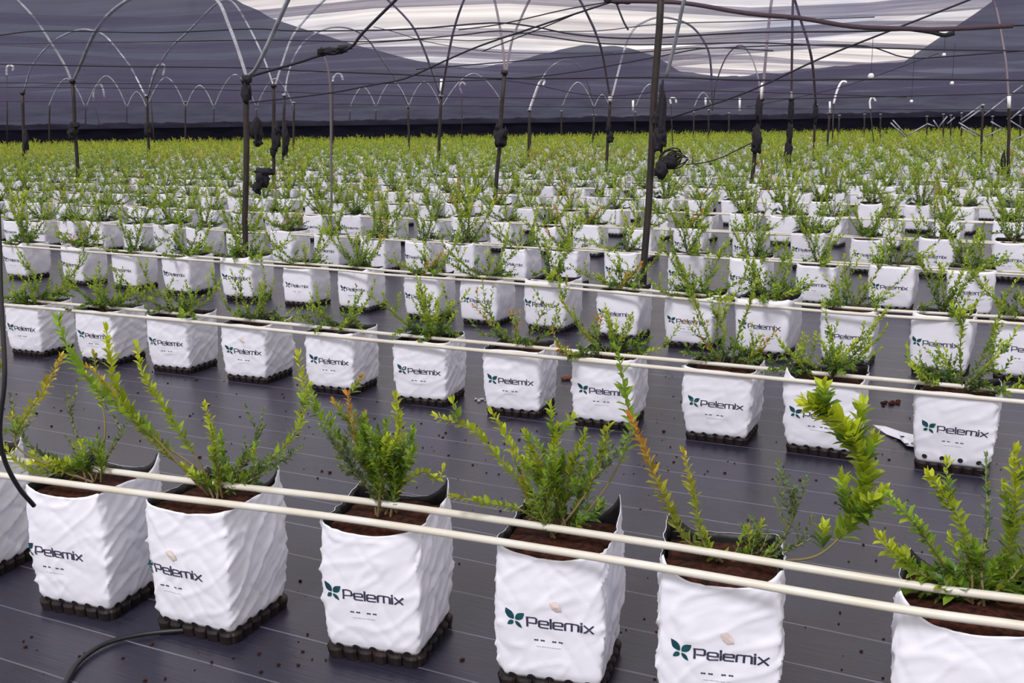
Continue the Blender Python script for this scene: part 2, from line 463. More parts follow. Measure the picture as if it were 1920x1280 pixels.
def flap_mesh(surf, dx, seed):
    rng = random.Random(seed); V = []; Fs = []
    pts = [(-.012, .012), (.004, .020), (.016, .004), (.020, -.010), (.004, -.014), (-.006, -.004)]
    ring = []
    for (a, b) in pts:
        ring.append(surf(.5 + (a + dx) / .3, (.262 + b - ZB) / (HB - ZB), .003 + .004 * rng.random()))
    c = surf(.5 + (dx + .004) / .3, (.265 - ZB) / (HB - ZB), .008)
    V = [c] + ring; Fs = [(0, 1 + i, 1 + (i + 1) % 6) for i in range(6)]
    return mesh_from('torn_flap', V, Fs, [M_FLAP])
def tray_mesh():
    lob = 6; P = []; hw = .139; r = hw / lob
    for side in range(4):
        for l in range(lob):
            c = -hw + r + 2 * r * l
            for i in range(7):
                a = math.pi - math.pi * i / 6 * 1.0
                x, y = c + r * .96 * math.cos(a), -hw - r * .55 * math.sin(a)
                an = side * math.pi / 2
                P.append((x * math.cos(an) - y * math.sin(an), x * math.sin(an) + y * math.cos(an)))
    N = len(P); V = []
    for z, k in ((0, .97), (.026, 1.0), (.034, .975)): V += [(x * k, y * k, z) for x, y in P]
    Fs = [(j * N + i, j * N + (i + 1) % N, (j + 1) * N + (i + 1) % N, (j + 1) * N + i) for j in range(2) for i in range(N)]
    Fs.append(tuple(2 * N + i for i in range(N)))
    return mesh_from('drainage_tray', V, Fs, [M_TRAY])
TRAY = tray_mesh()

# ------------------------------------------------------------------ plants
DARK = np.array([.065, .135, .035]); MID = np.array([.24, .39, .035]); YEL = np.array([.56, .62, .035]); ORA = np.array([.62, .26, .05]); GREY = np.array([.13, .19, .09])
class Plant:
    def __init__(s): s.st = []; s.sc = []; s.B = []; s.Dr = []; s.N = []; s.L = []; s.Wd = []; s.Col = []
    def stem(s, pts, r0=.0035, r1=.0012, seg=5, c0=(.16, .11, .05), c1=(.25, .28, .07)):
        s.st.append((pts, r0, r1, seg, c0, c1))
    def leaves(s, pts, rng, size=.03, gap=.011, start=.2, tip=YEL, base=DARK, mid=MID, spread=.9, wid=.56):
        P = np.asarray(pts); seg = np.linalg.norm(np.diff(P, axis=0), axis=1); cum = np.concatenate([[0], np.cumsum(seg)]); tot = cum[-1]
        d = tot * start; ph = rng.random() * 6.28
        while d < tot:
            f = d / tot
            p = np.array([np.interp(d, cum, P[:, k]) for k in range(3)])
            q = np.array([np.interp(min(tot, d + .01), cum, P[:, k]) for k in range(3)]) ; q0 = np.array([np.interp(max(0, d - .01), cum, P[:, k]) for k in range(3)])
            T = q - q0; T /= np.linalg.norm(T) + 1e-9
            a = np.cross(T, [.3, .2, 1]); a /= np.linalg.norm(a) + 1e-9; b = np.cross(T, a)
            out = math.cos(ph) * a + math.sin(ph) * b; ph += 2.4 + rng.uniform(-.4, .4)
            k = spread * rng.uniform(.7, 1.25)
            dr = T * .8 + out * k + np.array([0, 0, .12]); dr /= np.linalg.norm(dr)
            nm = T * 1.0 - out * .6 + np.array([0, 0, .9]) + np.array([rng.uniform(-.4, .4) for _ in range(3)]); nm -= dr * (nm @ dr); nm /= np.linalg.norm(nm) + 1e-9
            L = size * rng.uniform(.65, 1.15) * (1 - .35 * max(0, f - .8) / .2)
            col = (base * (1 - f * 2) + mid * f * 2) if f < .5 else (mid * (2 - 2 * f) + tip * (2 * f - 1))
            col = col * rng.uniform(.7, 1.35)
            if rng.random() < .12: col = col * .6 + YEL * .4
            s.B.append(p); s.Dr.append(dr); s.N.append(nm); s.L.append(L); s.Wd.append(L * wid * rng.uniform(.8, 1.15)); s.Col.append(col)
            d += gap * rng.uniform(.6, 1.4)
        for k in range(3):                        # terminal leaves
            dr = T + np.array([rng.uniform(-.45, .45) for _ in range(3)]); dr /= np.linalg.norm(dr)
            nm = np.cross(dr, [rng.uniform(-1, 1), rng.uniform(-1, 1), .3]); nm /= np.linalg.norm(nm) + 1e-9
            s.B.append(P[-1]); s.Dr.append(dr); s.N.append(nm); s.L.append(size * .8); s.Wd.append(size * .3); s.Col.append(tip * rng.uniform(.9, 1.2))
    def leaf_arrays(s, lod):
        B = np.array(s.B); D = np.array(s.Dr); N = np.array(s.N); L = np.array(s.L)[:, None]; Wd = np.array(s.Wd)[:, None]; S = np.cross(D, N)
        Cc = np.clip(np.array(s.Col), 0, .9)
        n = len(B)
        if lod == 0:
            prof = [(0, 0, 0), (.3, .42, .06), (.68, .40, .05), (1, 0, -.10), (.68, -.40, .05), (.3, -.42, .06), (.32, 0, -.03), (.68, 0, -.05)]
            V = np.stack([B + D * L * a + S * Wd * b + N * L * c for a, b, c in prof], 1).reshape(-1, 3)
            T = np.array([(0, 1, 6), (0, 6, 5), (1, 2, 7), (1, 7, 6), (5, 6, 7), (5, 7, 4), (2, 3, 7), (7, 3, 4)])
            k = 8
        else:
            prof = [(0, 0, 0), (.5, .5, .05), (1, 0, -.04), (.5, -.5, .05)]
            V = np.stack([B + D * L * a + S * Wd * b + N * L * c for a, b, c in prof], 1).reshape(-1, 3)
            T = np.array([(0, 1, 2), (0, 2, 3)]); k = 4
        Fs = (T[None] + (np.arange(n) * k)[:, None, None]).reshape(-1, 3)
        return V, Fs, np.repeat(Cc, k, axis=0)
    def stem_arrays(s):
        V, Fs, Cc = [], [], []
        for pts, r0, r1, seg, c0, c1 in s.st:
            n = len(pts); R = np.linspace(r0, r1, n); v, f = tube(pts, R, seg, caps=False)
            o = len(V); V += list(v); Fs += [tuple(i + o for i in q) for q in f]
            for i in range(n): Cc += [tuple(np.array(c0) * (1 - i / n) + np.array(c1) * i / n)] * seg
        return V, Fs, np.array(Cc)
    def meshes(s, lod=0):
        V, Fs, Cc = s.leaf_arrays(lod); fol = mesh_from('foliage', V, Fs, [M_LEAF], tint=Cc, smooth=False)
        V, Fs, Cc = s.stem_arrays(); st = mesh_from('stems', V, Fs, [M_STEM], tint=Cc, smooth=True)
        return fol, st
def twigs(pl, pts, rng, n, length, **kw):
    P = np.asarray(pts)
    for _ in range(n):
        i = rng.randint(max(1, len(P) // 4), len(P) - 1); p = P[i]; T = P[i] - P[i - 1]; T /= np.linalg.norm(T) + 1e-9
        d = T * .7 + np.array([rng.uniform(-1, 1), rng.uniform(-1, 1), rng.uniform(-.2, .9)]) * .8; d /= np.linalg.norm(d)
        L = length * rng.uniform(.5, 1.1); q = catmull([p, p + d * L * .5, p + d * L + np.array([0, 0, L * .25])], 4)
        pl.stem(q, .0016, .0008, 4); pl.leaves(q, rng, start=.1, **kw)
def auto_plant(seed, h=.36, n=6, dense=1.0, yellow=.5, lod=1, size=.030, spreadr=.22, orange=0, drop=0):
    rng = random.Random(seed); pl = Plant()
    for i in range(n):
        az = 2 * math.pi * (i + rng.uniform(-.35, .35)) / n; base = np.array([rng.uniform(-.03, .03), rng.uniform(-.03, .03), SOILZ - .01])
        hh = h * rng.uniform(.45, 1.1); out = spreadr * rng.uniform(.25, 1.15)
        if rng.random() < drop: hh *= .35; out *= 1.4
        e = base + np.array([math.cos(az) * out, math.sin(az) * out, hh]); mid = base + (e - base) * .5 + np.array([math.cos(az), math.sin(az), 0]) * out * .18 + np.array([0, 0, hh * .06])
        bend = e + np.array([math.cos(az + 1) * .03, math.sin(az + 1) * .03, 0])
        P = catmull([base, mid, bend], 6)
        pl.stem(P, .0034, .0012, 4)
        tip = ORA if rng.random() < orange else YEL * (yellow + rng.uniform(0, .5)) + MID * max(0, 1 - yellow - .3)
        g = rng.random() < .3
        pl.leaves(P, rng, size=size, gap=.0080 / dense, start=.15, tip=tip, base=GREY if g else DARK, mid=(MID + GREY) / 2 if g else MID)
        if i % 2 == 0:
            a2 = az + rng.uniform(-.8, .8); o2 = rng.uniform(.10, .20)
            P2 = catmull([base, base + np.array([math.cos(a2) * o2 * .6, math.sin(a2) * o2 * .6, rng.uniform(.05, .10)]), base + np.array([math.cos(a2) * o2 * 1.2, math.sin(a2) * o2 * 1.2, rng.uniform(.02, .10)])], 5)
            pl.stem(P2, .0028, .0012, 4); pl.leaves(P2, rng, size=size, gap=.0058 / dense, start=.2, tip=MID, base=DARK * .8, mid=DARK)
            twigs(pl, P2, rng, 3, .09, size=size * .9, gap=.009 / dense, tip=MID, mid=DARK)
        twigs(pl, P, rng, int(3 * dense + rng.random()), .13, size=size * .9, gap=.0095 / dense, tip=tip * .8 + MID * .2)
    return pl

# ------------------------------------------------------------------ the potted plants
HP = .436
def pot(name, loc, rz, bag_me, soil_me, fol, st, logo=None, flap=None, label=None, group=None):
    root = empty('potted_blueberry', loc, rz)
    tag(root, label, 'potted plant', group)
    b = link('grow_bag', bag_me, root)
    for lm in (logo or []): link(lm.name.split('.')[0], lm, b)
    if flap: link('torn_flap', flap, b)
    if soil_me: link('soil', soil_me, root)
    if st: link('stems', st, root)
    link('foliage', fol, root)
    return root
def put_tray(loc, rz, label, group):
    o = link('drainage_tray', TRAY, None, (loc[0], loc[1], 0.001), rz); tag(o, label, 'tray', group)
def yaw_basis(rz):
    return np.array([math.cos(rz), math.sin(rz), 0]), np.array([-math.sin(rz), math.cos(rz), 0])
def bag_from_corner(px, py, az):
    """centre on the ground of a bag whose top front-left corner is seen at (px, py)"""
    rz = math.radians(az); X, Y = yaw_basis(rz); p = on_z((px, py), HB)
    c = p + X * .155 + Y * .155; return np.array([c[0], c[1], 0]), rz

PK = [(.0, .0, .0, .0)]
# row one: px of the top front-left corner, azimuth, corner peaks (front-left, front-right, back-right, back-left), sags, logo shift
ROW1 = [
 (-215, 868, -20, (.0, .0, .03, .01), (.02, .01, .0, .01), -.02,
  'white bag with blueberry plant, cut off by the left edge behind the hose',
  'black drainage tray at the left edge under the bag cut off there'),
 (34, 910, -20, (.0, .0, .045, .03), (.022, .0, .02, .01), -.062,
  'white bag with low bushy plant on its left side, hose end hanging over its front',
  'black scalloped tray under the front bag with the hose end on it'),
 (260, 938, -23, (.0, .0, .055, .015), (.018, .0, .025, .01), -.070,
  'white bag with long shoots arching left, black hose at its foot',
  'black scalloped tray with the ground hose running out from under it'),
 (588, 977, -16, (.0, .0, .050, .02), (.030, .0, .02, .01), -.022,
  'white bag with dense dark green plant topped by one orange shoot',
  'black scalloped tray, brown dirt on it, under the bag with the dense dark plant'),
 (919, 1019, -16, (.0, .0, .055, .02), (.030, .0, .02, .01), -.004,
  'white bag with bright green bush and one tall bare-stemmed shoot at its right',
  'black scalloped tray under the bag with the bright green bush'),
 (1230, 1071, -13, (.040, .025, .0, .045), (.030, .0, .012, .01), -.004,
  'white bag with pointed front corners and a thick golden shoot curving right',
  'black tray at the bottom edge under the bag with the golden shoot'),
 (1674, 1140, -25, (.040, .0, .02, .03), (.032, .0, .02, .01), .01,
  'white bag with broad low leaves, cut off by the bottom right corner',
  'black tray under the bag cut off at the bottom right corner'),
]
STEMS = {
1: [([(120, 885), (60, 885), (22, 855), (8, 835)], .03, .010, YEL, 0), ([(165, 885), (130, 868), (95, 872)], .03, .007, YEL, 2), ([(150, 875), (110, 880), (62, 868)], .03, .007, YEL, 2),
    ([(190, 875), (185, 850)], .028, .007, MID, 2), ([(175, 885), (150, 862)], .028, .007, MID, 2), ([(192, 850), (197, 800), (190, 755), (172, 720), (150, 690)], .026, .011, YEL, 0, .62),
    ([(110, 880), (30, 835), (52, 775), (82, 732), (114, 672)], .030, .008, ORA * .5 + YEL * .5, 1, .45), ([(155, 850), (138, 800), (125, 752)], .018, .010, GREY, 3), ([(205, 850), (226, 812), (216, 785)], .018, .011, GREY, 2),
    ([(150, 880), (60, 840), (30, 790), (22, 745)], .024, .010, GREY, 2)],
2: [([(345, 880), (290, 820), (225, 765), (168, 715), (140, 675), (122, 640), (110, 602)], .036, .0085, MID * 1.3, 0, .35), ([(365, 875), (300, 830), (250, 780), (216, 720), (206, 665), (200, 622)], .038, .0085, YEL, 0, .3),
    ([(375, 870), (330, 800), (292, 740), (268, 700), (256, 652)], .032, .010, YEL, 0, .3), ([(350, 880), (310, 850), (240, 775), (190, 710), (168, 690)], .026, .008, ORA * .5 + YEL * .5, 1, .3),
    ([(405, 870), (400, 820), (384, 762)], .026, .0065, YEL, 1), ([(440, 890), (470, 840), (492, 800)], .020, .008, GREY, 4),
    ([(460, 895), (520, 850), (562, 795), (570, 735), (558, 668)], .030, .010, YEL, 2), ([(460, 905), (505, 880), (540, 850)], .022, .007, GREY * 1.2, 3), ([(425, 905), (450, 865)], .026, .007, MID, 2),
    ([(385, 905), (345, 875)], .024, .008, YEL, 1), ([(410, 905), (420, 880)], .028, .006, MID, 3), ([(440, 915), (480, 905)], .026, .007, DARK, 3)],
3: [([(690, 880), (665, 820), (652, 742)], .028, .0065, ORA, 2), ([(720, 870), (748, 810), (742, 745)], .028, .0065, YEL, 2), ([(700, 890), (640, 830), (600, 780), (585, 735)], .028, .009, MID, 2),
    ([(760, 905), (795, 885), (822, 900), (830, 880)], .024, .010, YEL, 0, .4), ([(700, 880), (690, 830)], .03, .006, MID, 3), ([(730, 880), (722, 835)], .03, .006, MID, 3), ([(755, 890), (775, 845)], .03, .006, MID, 3),
    ([(670, 890), (640, 850), (625, 825)], .024, .007, GREY * 1.3, 3), ([(740, 900), (710, 865)], .028, .006, DARK, 3), ([(700, 900), (660, 890)], .024, .008, GREY, 2), ([(750, 900), (740, 860)], .028, .006, DARK * 1.3, 2)],
4: [([(1000, 930), (945, 870), (885, 803), (822, 782)], .030, .010, YEL, 1), ([(1010, 910), (965, 845), (925, 778)], .032, .013, YEL, 0, .4), ([(1035, 890), (1042, 805)], .031, .0062, YEL * .8 + MID * .2, 3), ([(1020, 900), (1000, 845)], .029, .0065, YEL * .7, 3),
    ([(1065, 900), (1080, 845)], .029, .0065, YEL * .6, 3), ([(1048, 925), (1040, 870)], .028, .006, MID, 3), ([(1085, 935), (1105, 885)], .028, .007, MID, 2),
    ([(1105, 955), (1150, 890), (1182, 810), (1172, 735), (1158, 658)], .034, .012, MID * 1.1, 0, .42), ([(1095, 930), (1125, 860), (1142, 800)], .027, .009, YEL * .7, 1, .4), ([(975, 955), (905, 942), (850, 930)], .024, .008, YEL * .6, 0),
    ([(1000, 960), (978, 890)], .026, .008, ORA * .4 + YEL * .4, 1), ([(1080, 985), (1120, 960)], .034, .008, DARK * 1.6, 2), ([(1020, 975), (1000, 930)], .024, .007, MID, 2), ([(1110, 900), (1140, 870), (1190, 800)], .024, .010, GREY * 1.2, 1)],
5: [([(1290, 1015), (1245, 930), (1208, 845), (1184, 785)], .031, .0085, ORA, 0, .12), ([(1320, 1020), (1300, 930), (1283, 850)], .026, .0085, ORA * .4 + YEL * .6, 0), ([(1335, 1040), (1322, 1000)], .026, .007, YEL, 1),
    ([(1400, 1045), (1402, 995)], .026, .007, YEL * .6, 2), ([(1430, 1050), (1478, 990), (1490, 935)], .020, .007, GREY * 1.2, 5), ([(1440, 1055), (1520, 1010)], .018, .008, GREY, 3), ([(1420, 1060), (1440, 1000)], .018, .009, GREY, 2),
    ([(1440, 1078), (1530, 1042), (1590, 985), (1622, 905), (1606, 840), (1575, 790), (1518, 758)], .045, .0046, YEL * 1.1, 7, .38), ([(1380, 1060), (1420, 1055), (1445, 1030)], .022, .009, MID, 1)],
6: [([(1775, 1065), (1722, 990), (1668, 930)], .028, .008, MID * 1.2, 1), ([(1745, 1085), (1690, 1050), (1652, 1008)], .034, .007, YEL, 1), ([(1820, 1065), (1795, 965), (1745, 892)], .030, .008, YEL, 2), ([(1840, 1055), (1852, 990), (1850, 925)], .022, .010, GREY * 1.3, 2),
    ([(1880, 1065), (1902, 960), (1902, 848)], .032, .008, YEL, 2), ([(1900, 1080), (1938, 1000), (1925, 890)], .034, .008, YEL * .8, 2), ([(1780, 1110), (1715, 1102)], .045, .007, MID * 1.2, 1), ([(1800, 1115), (1765, 1080)], .045, .007, DARK * 1.6, 2),
    ([(1860, 1115), (1895, 1080)], .045, .007, DARK * 1.6, 2), ([(1835, 1115), (1838, 1072)], .042, .007, MID, 2), ([(1870, 1125), (1930, 1105)], .040, .008, MID, 1)],
}
for i, (px, py, az, pk, sg, ldx, lab, tlab) in enumerate(ROW1):
    c, rz = bag_from_corner(px, py, az)
    surf = bag_shape(i + 1, pk, sg)
    bm_ = bag_mesh(surf, NS=44, NT=44)
    if i in STEMS:
        pl = Plant(); rng = random.Random(100 + i); X, Y = yaw_basis(rz)
        Mi = np.array([X, Y, [0, 0, 1]])            # world -> local
        base_w = c + np.array([0, 0, SOILZ])
        for st in STEMS[i]:
            pts, size, gap, tip, tw = st[:5]; start = st[5] if len(st) > 5 else .15
            b = base_w + np.array([rng.uniform(-.03, .03), rng.uniform(-.03, .03), -.008])
            D0 = b[1]; dd = rng.uniform(-.10, .10) if len(pts) > 2 else rng.uniform(-.04, .04)
            W_ = [b] + [on_depth(q, D0 + dd * (k + 1) / len(pts)) for k, q in enumerate(pts)]
            for w_ in W_: w_[2] = max(w_[2], .40)
            Lp = [Mi @ (w_ - c) for w_ in W_]
            P = catmull(Lp, 6)
            pl.stem(P, .0042, .0015, 6)
            isg = tip is GREY or tip[0] < .2 and tip[2] > .08
            size *= 1.15; gap *= .66
            pl.leaves(P, rng, size=size, gap=gap, start=start, tip=tip, base=GREY if isg else DARK, mid=GREY * 1.1 if isg else (MID * .75 + tip * .25))
            twigs(pl, P, rng, int(tw * 1.7), .085, size=size * .85, gap=gap * 1.2, tip=tip * .7 + MID * .3, mid=GREY if isg else MID)
    else:
        pl = auto_plant(55, lod=0)
    fol, stm = pl.meshes(0)
    pot('potted_blueberry', c, rz, bm_, soil_mesh(surf, i), fol, stm, logo_mesh(surf, ldx), flap_mesh(surf, ldx + .02, i) if i in (2, 4, 5) else None, lab, 'bagged blueberry plants of the front row')
    put_tray(c, rz, tlab, 'drainage trays of the front row')

def interp_line(pts):
    xs = [p[0] for p in pts]; ys = [p[1] for p in pts]
    def f(x):
        if x < xs[0]: return ys[0] + (ys[1] - ys[0]) / (xs[1] - xs[0]) * (x - xs[0])
        if x > xs[-1]: return ys[-1] + (ys[-1] - ys[-2]) / (xs[-1] - xs[-2]) * (x - xs[-1])
        return float(np.interp(x, xs, ys))
    return f
L1 = [(-260, 868), (0, 893), (285, 930), (590, 967), (870, 1008), (1230, 1066), (1670, 1142), (1920, 1177), (2100, 1205)]
L2 = [(-200, 548), (0, 566), (273, 590), (510, 613), (738, 636), (1239, 683), (1729, 729), (1916, 746), (2200, 772)]
L3 = [(-150, 445), (0, 456), (412, 487), (620, 501), (728, 511), (955, 526), (1225, 550), (1494, 574), (1664, 587), (1908, 601), (2150, 621)]
f2, f3 = interp_line(L2), interp_line(L3)

HB = .355; SOILZ = .334; WF = 1.0; HP = .372
ROW2 = [ # corner x, plant (seed, h, n, dense, yellow, orange), holes, label
 (-135, (201, .30, 6, 1.2, .5, 0), 'low', 'white bag with plant in the second row, mostly outside the left edge'),
 (6, (202, .30, 7, 1.3, .35, 0), 'low', 'white bag beside the left edge in the second row, right of the hanging hose'),
 (138, (203, .30, 7, 1.3, .3, 0), 'low', 'white second-row bag partly hidden by tall shoots rising in front of its print'),
 (272, (204, .26, 7, 1.2, .3, 0), 'low', 'second-row bag with sprawling dark plant, just left of the one with the brown scuff'),
 (412, (205, .28, 6, 1.1, .4, 0), 'low', 'second-row bag with brown scuff above its print and sharp scalloped foot'),
 (570, (206, .24, 5, .9, .2, 0), 'low', 'second-row bag whose print is smudged by a fold, sparse plant on top'),
 (735, (207, .36, 7, 1.3, .5, 0), 'low', 'second-row bag with an upright narrow bright plant, above the front orange shoot'),
 (905, (208, .26, 5, .8, .3, .2), 'low', 'second-row bag with thin plant and long slanting creases down its side'),
 (1072, (209, .30, 7, 1.1, .6, .1), 'low', 'second-row bag half covered by the tall bare-stemmed shoot of the front row'),
 (1283, (210, .40, 7, 1.0, .5, .3), 'low', 'second-row bag tapering to its foot, twin tall thin shoots on top'),
 (1475, (211, .32, 7, 1.2, .5, 0), 'low', 'second-row bag half hidden behind the thick golden shoot of the front row'),
 (1720, (212, .34, 7, 1.1, .4, 0), 'high', 'second-row bag with four round black holes along its lower edge'),
]
rr = random.Random(9)
for i, (x, pp, holes, lab) in enumerate(ROW2):
    az = [-24, -24, -24, -22, -22, -22, -20, -20, -22, -25, -26, -27][i]
    c, rz = bag_from_corner(x, f2(x) + 3, az)
    pk = (.0 + .02 * rr.random() * (i % 3 == 0), .012 * rr.random(), .02 * rr.random(), .01)
    if i in (10,): pk = (.05, .0, .02, .03)
    sg = (-.006 if i not in (10,) else .02, .0, .0, .0)
    surf = bag_shape(20 + i, pk, sg, flare=.012 if i < 9 else .022)
    pl = auto_plant(pp[0], pp[1], pp[2], pp[3] * 1.1, pp[4], 0, orange=pp[5], drop=.3, spreadr=.24)
    fol, stm = pl.meshes(0)
    pot('potted_blueberry', c, rz, bag_mesh(surf, NS=30, NT=30, holes=holes, hole_n=5 if holes == 'low' else 4), soil_mesh(surf, i + 20), fol, stm, logo_mesh(surf, -.012 + .01 * rr.random(), -.014), flap_mesh(surf, .0, i) if i in (4,) else None, lab, 'bagged blueberry plants of the second row')
    put_tray(c, rz, 'black tray under the ' + ['half-seen leftmost bag of the second row', 'bag beside the left edge in the second row', 'second-row bag behind the tall yellow-green shoots', 'second-row bag with the sprawling dark plant', 'second-row bag with the brown scuff', 'second-row bag with the smudged print',
             'second-row bag with the upright bright plant', 'second-row bag with long slanting side creases', 'second-row bag behind the tall bare shoot', 'tapering second-row bag', 'second-row bag behind the thick golden shoot', 'second-row bag with four round holes'][i], 'drainage trays of the second row')

# shared kinds for the rows behind
NV = 12; VAR = []
for i in range(NV):
    rv = random.Random(700 + i)
    pk = (.022 * rv.random(), .022 * rv.random(), .035 * rv.random(), .02 * rv.random()); sg = (rv.uniform(-.012, .02), .0, rv.uniform(-.01, .01), .0)
    surf = bag_shape(40 + i, pk, sg, flare=.008 + .016 * rv.random())
    pl = auto_plant(300 + i, rv.uniform(.28, .46), rv.randint(6, 9), 1.1, rv.uniform(.0, .9), 1, size=.036, orange=.06 if i % 3 == 0 else 0, spreadr=.26, drop=.2)
    fol, stm = pl.meshes(1)
    VAR.append(dict(bag=bag_mesh(surf, NS=14, NT=14, holes='low', hole_n=5), soil=soil_mesh(surf, 60 + i), fol=fol, st=stm, logo=logo_mesh(surf, rv.uniform(-.03, .0), -.014), pl=pl, surf=surf))
ORD = 'first second third fourth fifth sixth seventh eighth ninth tenth eleventh twelfth thirteenth fourteenth fifteenth sixteenth seventeenth eighteenth nineteenth twentieth'.split()
TENS = {2: 'twenty', 3: 'thirty', 4: 'forty', 5: 'fifty'}
def ordinal(n):
    if n <= 20: return ORD[n - 1]
    t, u = divmod(n, 10)
    return {3: 'thirtieth', 4: 'fortieth', 5: 'fiftieth'}[t] if u == 0 else TENS[t] + '-' + ORD[u - 1]
def place_back(c, rz, k, lab_no, row_no, rng, vi, full):
    v = VAR[vi]
    lab = 'white bag with leafy plant, %s from the left in the %s row back' % (ordinal(lab_no), ORD[row_no - 1])
    r = pot('potted_blueberry', c, rz, v['bag'], v['soil'] if full else None, v['fol'], v['st'] if full else None, v['logo'] if row_no <= 5 else None, None, lab, 'bagged blueberry plants in the rows behind')
    s = rng.uniform(.93, 1.06); r.scale = (s, s, s * rng.uniform(.95, 1.08))
    put_tray(c, rz, 'black tray under the %s bag from the left in the %s row back' % (ordinal(lab_no), ORD[row_no - 1]), 'drainage trays in the rows behind')
ROW3 = [5, 112, 205, 305, 415, 525, 628, 755, 862, 985, 1118, 1250, 1385, 1540, 1712, 1868]
rng = random.Random(4); vi_last = 0; count = 7 + 12
for i, x in enumerate(ROW3):
    c, rz = bag_from_corner(x, f3(x) + 2, -27 + rng.uniform(-4, 4))
    vi = (vi_last + rng.randint(1, NV - 1)) % NV; vi_last = vi
    place_back(c, rz, 2, i + 1, 3, rng, vi, True); count += 1
AZ3 = -30.5
def row_t0(k): return 6.31 + 2.04 * (k - 2)
ROWS_STUFF = []
def blocked(p): return False
for k in range(3, 40):
    n0 = row_t0(k); t = -90.0; cells = []
    r_ = random.Random(1000 + k); t += r_.random() * .5
    while t < 70:
        n = n0 - .067 * t + r_.uniform(-.03, .03); P = tn(t, n + .155); 
        step = .57 * r_.uniform(.86, 1.18)
        if P[1] > 4 and P[1] < 79:
            q = to_px(P + np.array([0, 0, .25]))
            cells.append((q[0], P))
        t += step
    inn = [(x, P) for x, P in cells if -25 < x < 1945]
    near = k <= 10 and count < 300
    no = 0
    for x, P in cells:
        inside = -25 < x < 1945
        rz = math.radians(AZ3 + r_.uniform(-7, 7)); vi = (vi_last + r_.randint(1, NV - 1)) % NV; vi_last = vi
        if near and inside and count < 300:
            no += 1; place_back(P, rz, k, no, k + 1, r_, vi, k <= 6); count += 1
        elif (k > 6 or not inside) and -420 < x < 2400:
            ROWS_STUFF.append((P, rz, vi, r_.uniform(.92, 1.08)))
# everything beyond: too many to count
def far_field():
    LODS = []
    for i, v in enumerate(VAR):
        r_ = random.Random(i); pl = v['pl']; V, Fs, Cc = pl.leaf_arrays(1); n = len(Fs) // 2
        keep = np.array(sorted(r_.sample(range(n), int(n * .6))))
        V = V.reshape(n, 4, 3)[keep]; ctr = V.mean(1, keepdims=True); V = ctr + (V - ctr) * 1.2
        Cl = Cc.reshape(n, 4, 3)[keep]
        LODS.append((V.reshape(-1, 3), Cl.reshape(-1, 3), len(keep)))
    BV = []; surf_q = []
    for v in VAR:
        s = v['surf']; ring = [0, .25, .5, .75, 1, 1.25, 1.5, 1.75, 2, 2.5, 3, 3.5]; P = []
        for t in (0, .5, 1): P += [s(a, t) for a in ring]
        BV.append(np.array(P))
    NR = 12
    BF = np.array([(j * NR + i, j * NR + (i + 1) % NR, (j + 1) * NR + (i + 1) % NR, (j + 1) * NR + i) for j in range(2) for i in range(NR)])
    lv, lf, lc, bv, bf = [], [], [], [], []; lo = bo = 0; sv = []; sf = []; so = 0
    for P, rz, vi, s in ROWS_STUFF:
        c_, s_ = math.cos(rz), math.sin(rz); R = np.array([[c_, s_, 0], [-s_, c_, 0], [0, 0, 1]]) * s
        V, Cl, n = LODS[vi]
        if P[1] > 42: V = V.reshape(n, 4, 3)[::2]; ctr = V.mean(1, keepdims=True); V = (ctr + (V - ctr) * 1.35).reshape(-1, 3); Cl = Cl.reshape(n, 4, 3)[::2].reshape(-1, 3); n = len(V) // 4
        j_ = noise.noise(Vector((P[0] * .22, P[1] * .22, 3))); w_ = max(0, min(.45, j_ * 1.1 + (.12 if P[0] < -8 else 0)))
        lv.append(V @ R + P); lc.append(np.clip(Cl * 1.12 * (1 - w_) + w_ * np.array([.42, .36, .05]) * (Cl.sum(1, keepdims=True) / .6), 0, .9)); lf.append((np.array([[0, 1, 2, 3]])[None] + (np.arange(n) * 4)[:, None, None]).reshape(-1, 4) + lo); lo += len(V)
        B = BV[vi] @ R + P; bv.append(B); bf.append(BF + bo); bo += len(B)
        q = np.array([(-.14, -.14, SOILZ), (.14, -.14, SOILZ), (.14, .14, SOILZ), (-.14, .14, SOILZ)]) @ R + P; sv.append(q); sf.append(np.array([[0, 1, 2, 3]]) + so); so += 4
    V = np.concatenate(lv + bv + sv); nl, nb = lo, bo
    Fs = np.concatenate([np.concatenate(lf), np.concatenate(bf) + nl, np.concatenate(sf) + nl + nb])
    mi = np.concatenate([np.zeros(sum(len(x) for x in lf)), np.ones(sum(len(x) for x in bf)), np.full(sum(len(x) for x in sf), 2)])
    tint = np.concatenate([np.concatenate(lc), np.full((nb + so, 3), .8)])
    me = mesh_from('distant_potted_plants', V, Fs, [M_LEAF, M_BAG, M_SOIL], mi, tint=tint)
    o = link('distant_potted_plants', me)
    tag(o, 'countless bagged blueberry plants filling the far field up to the dark net fence', 'plants', kind='stuff')
far_field()

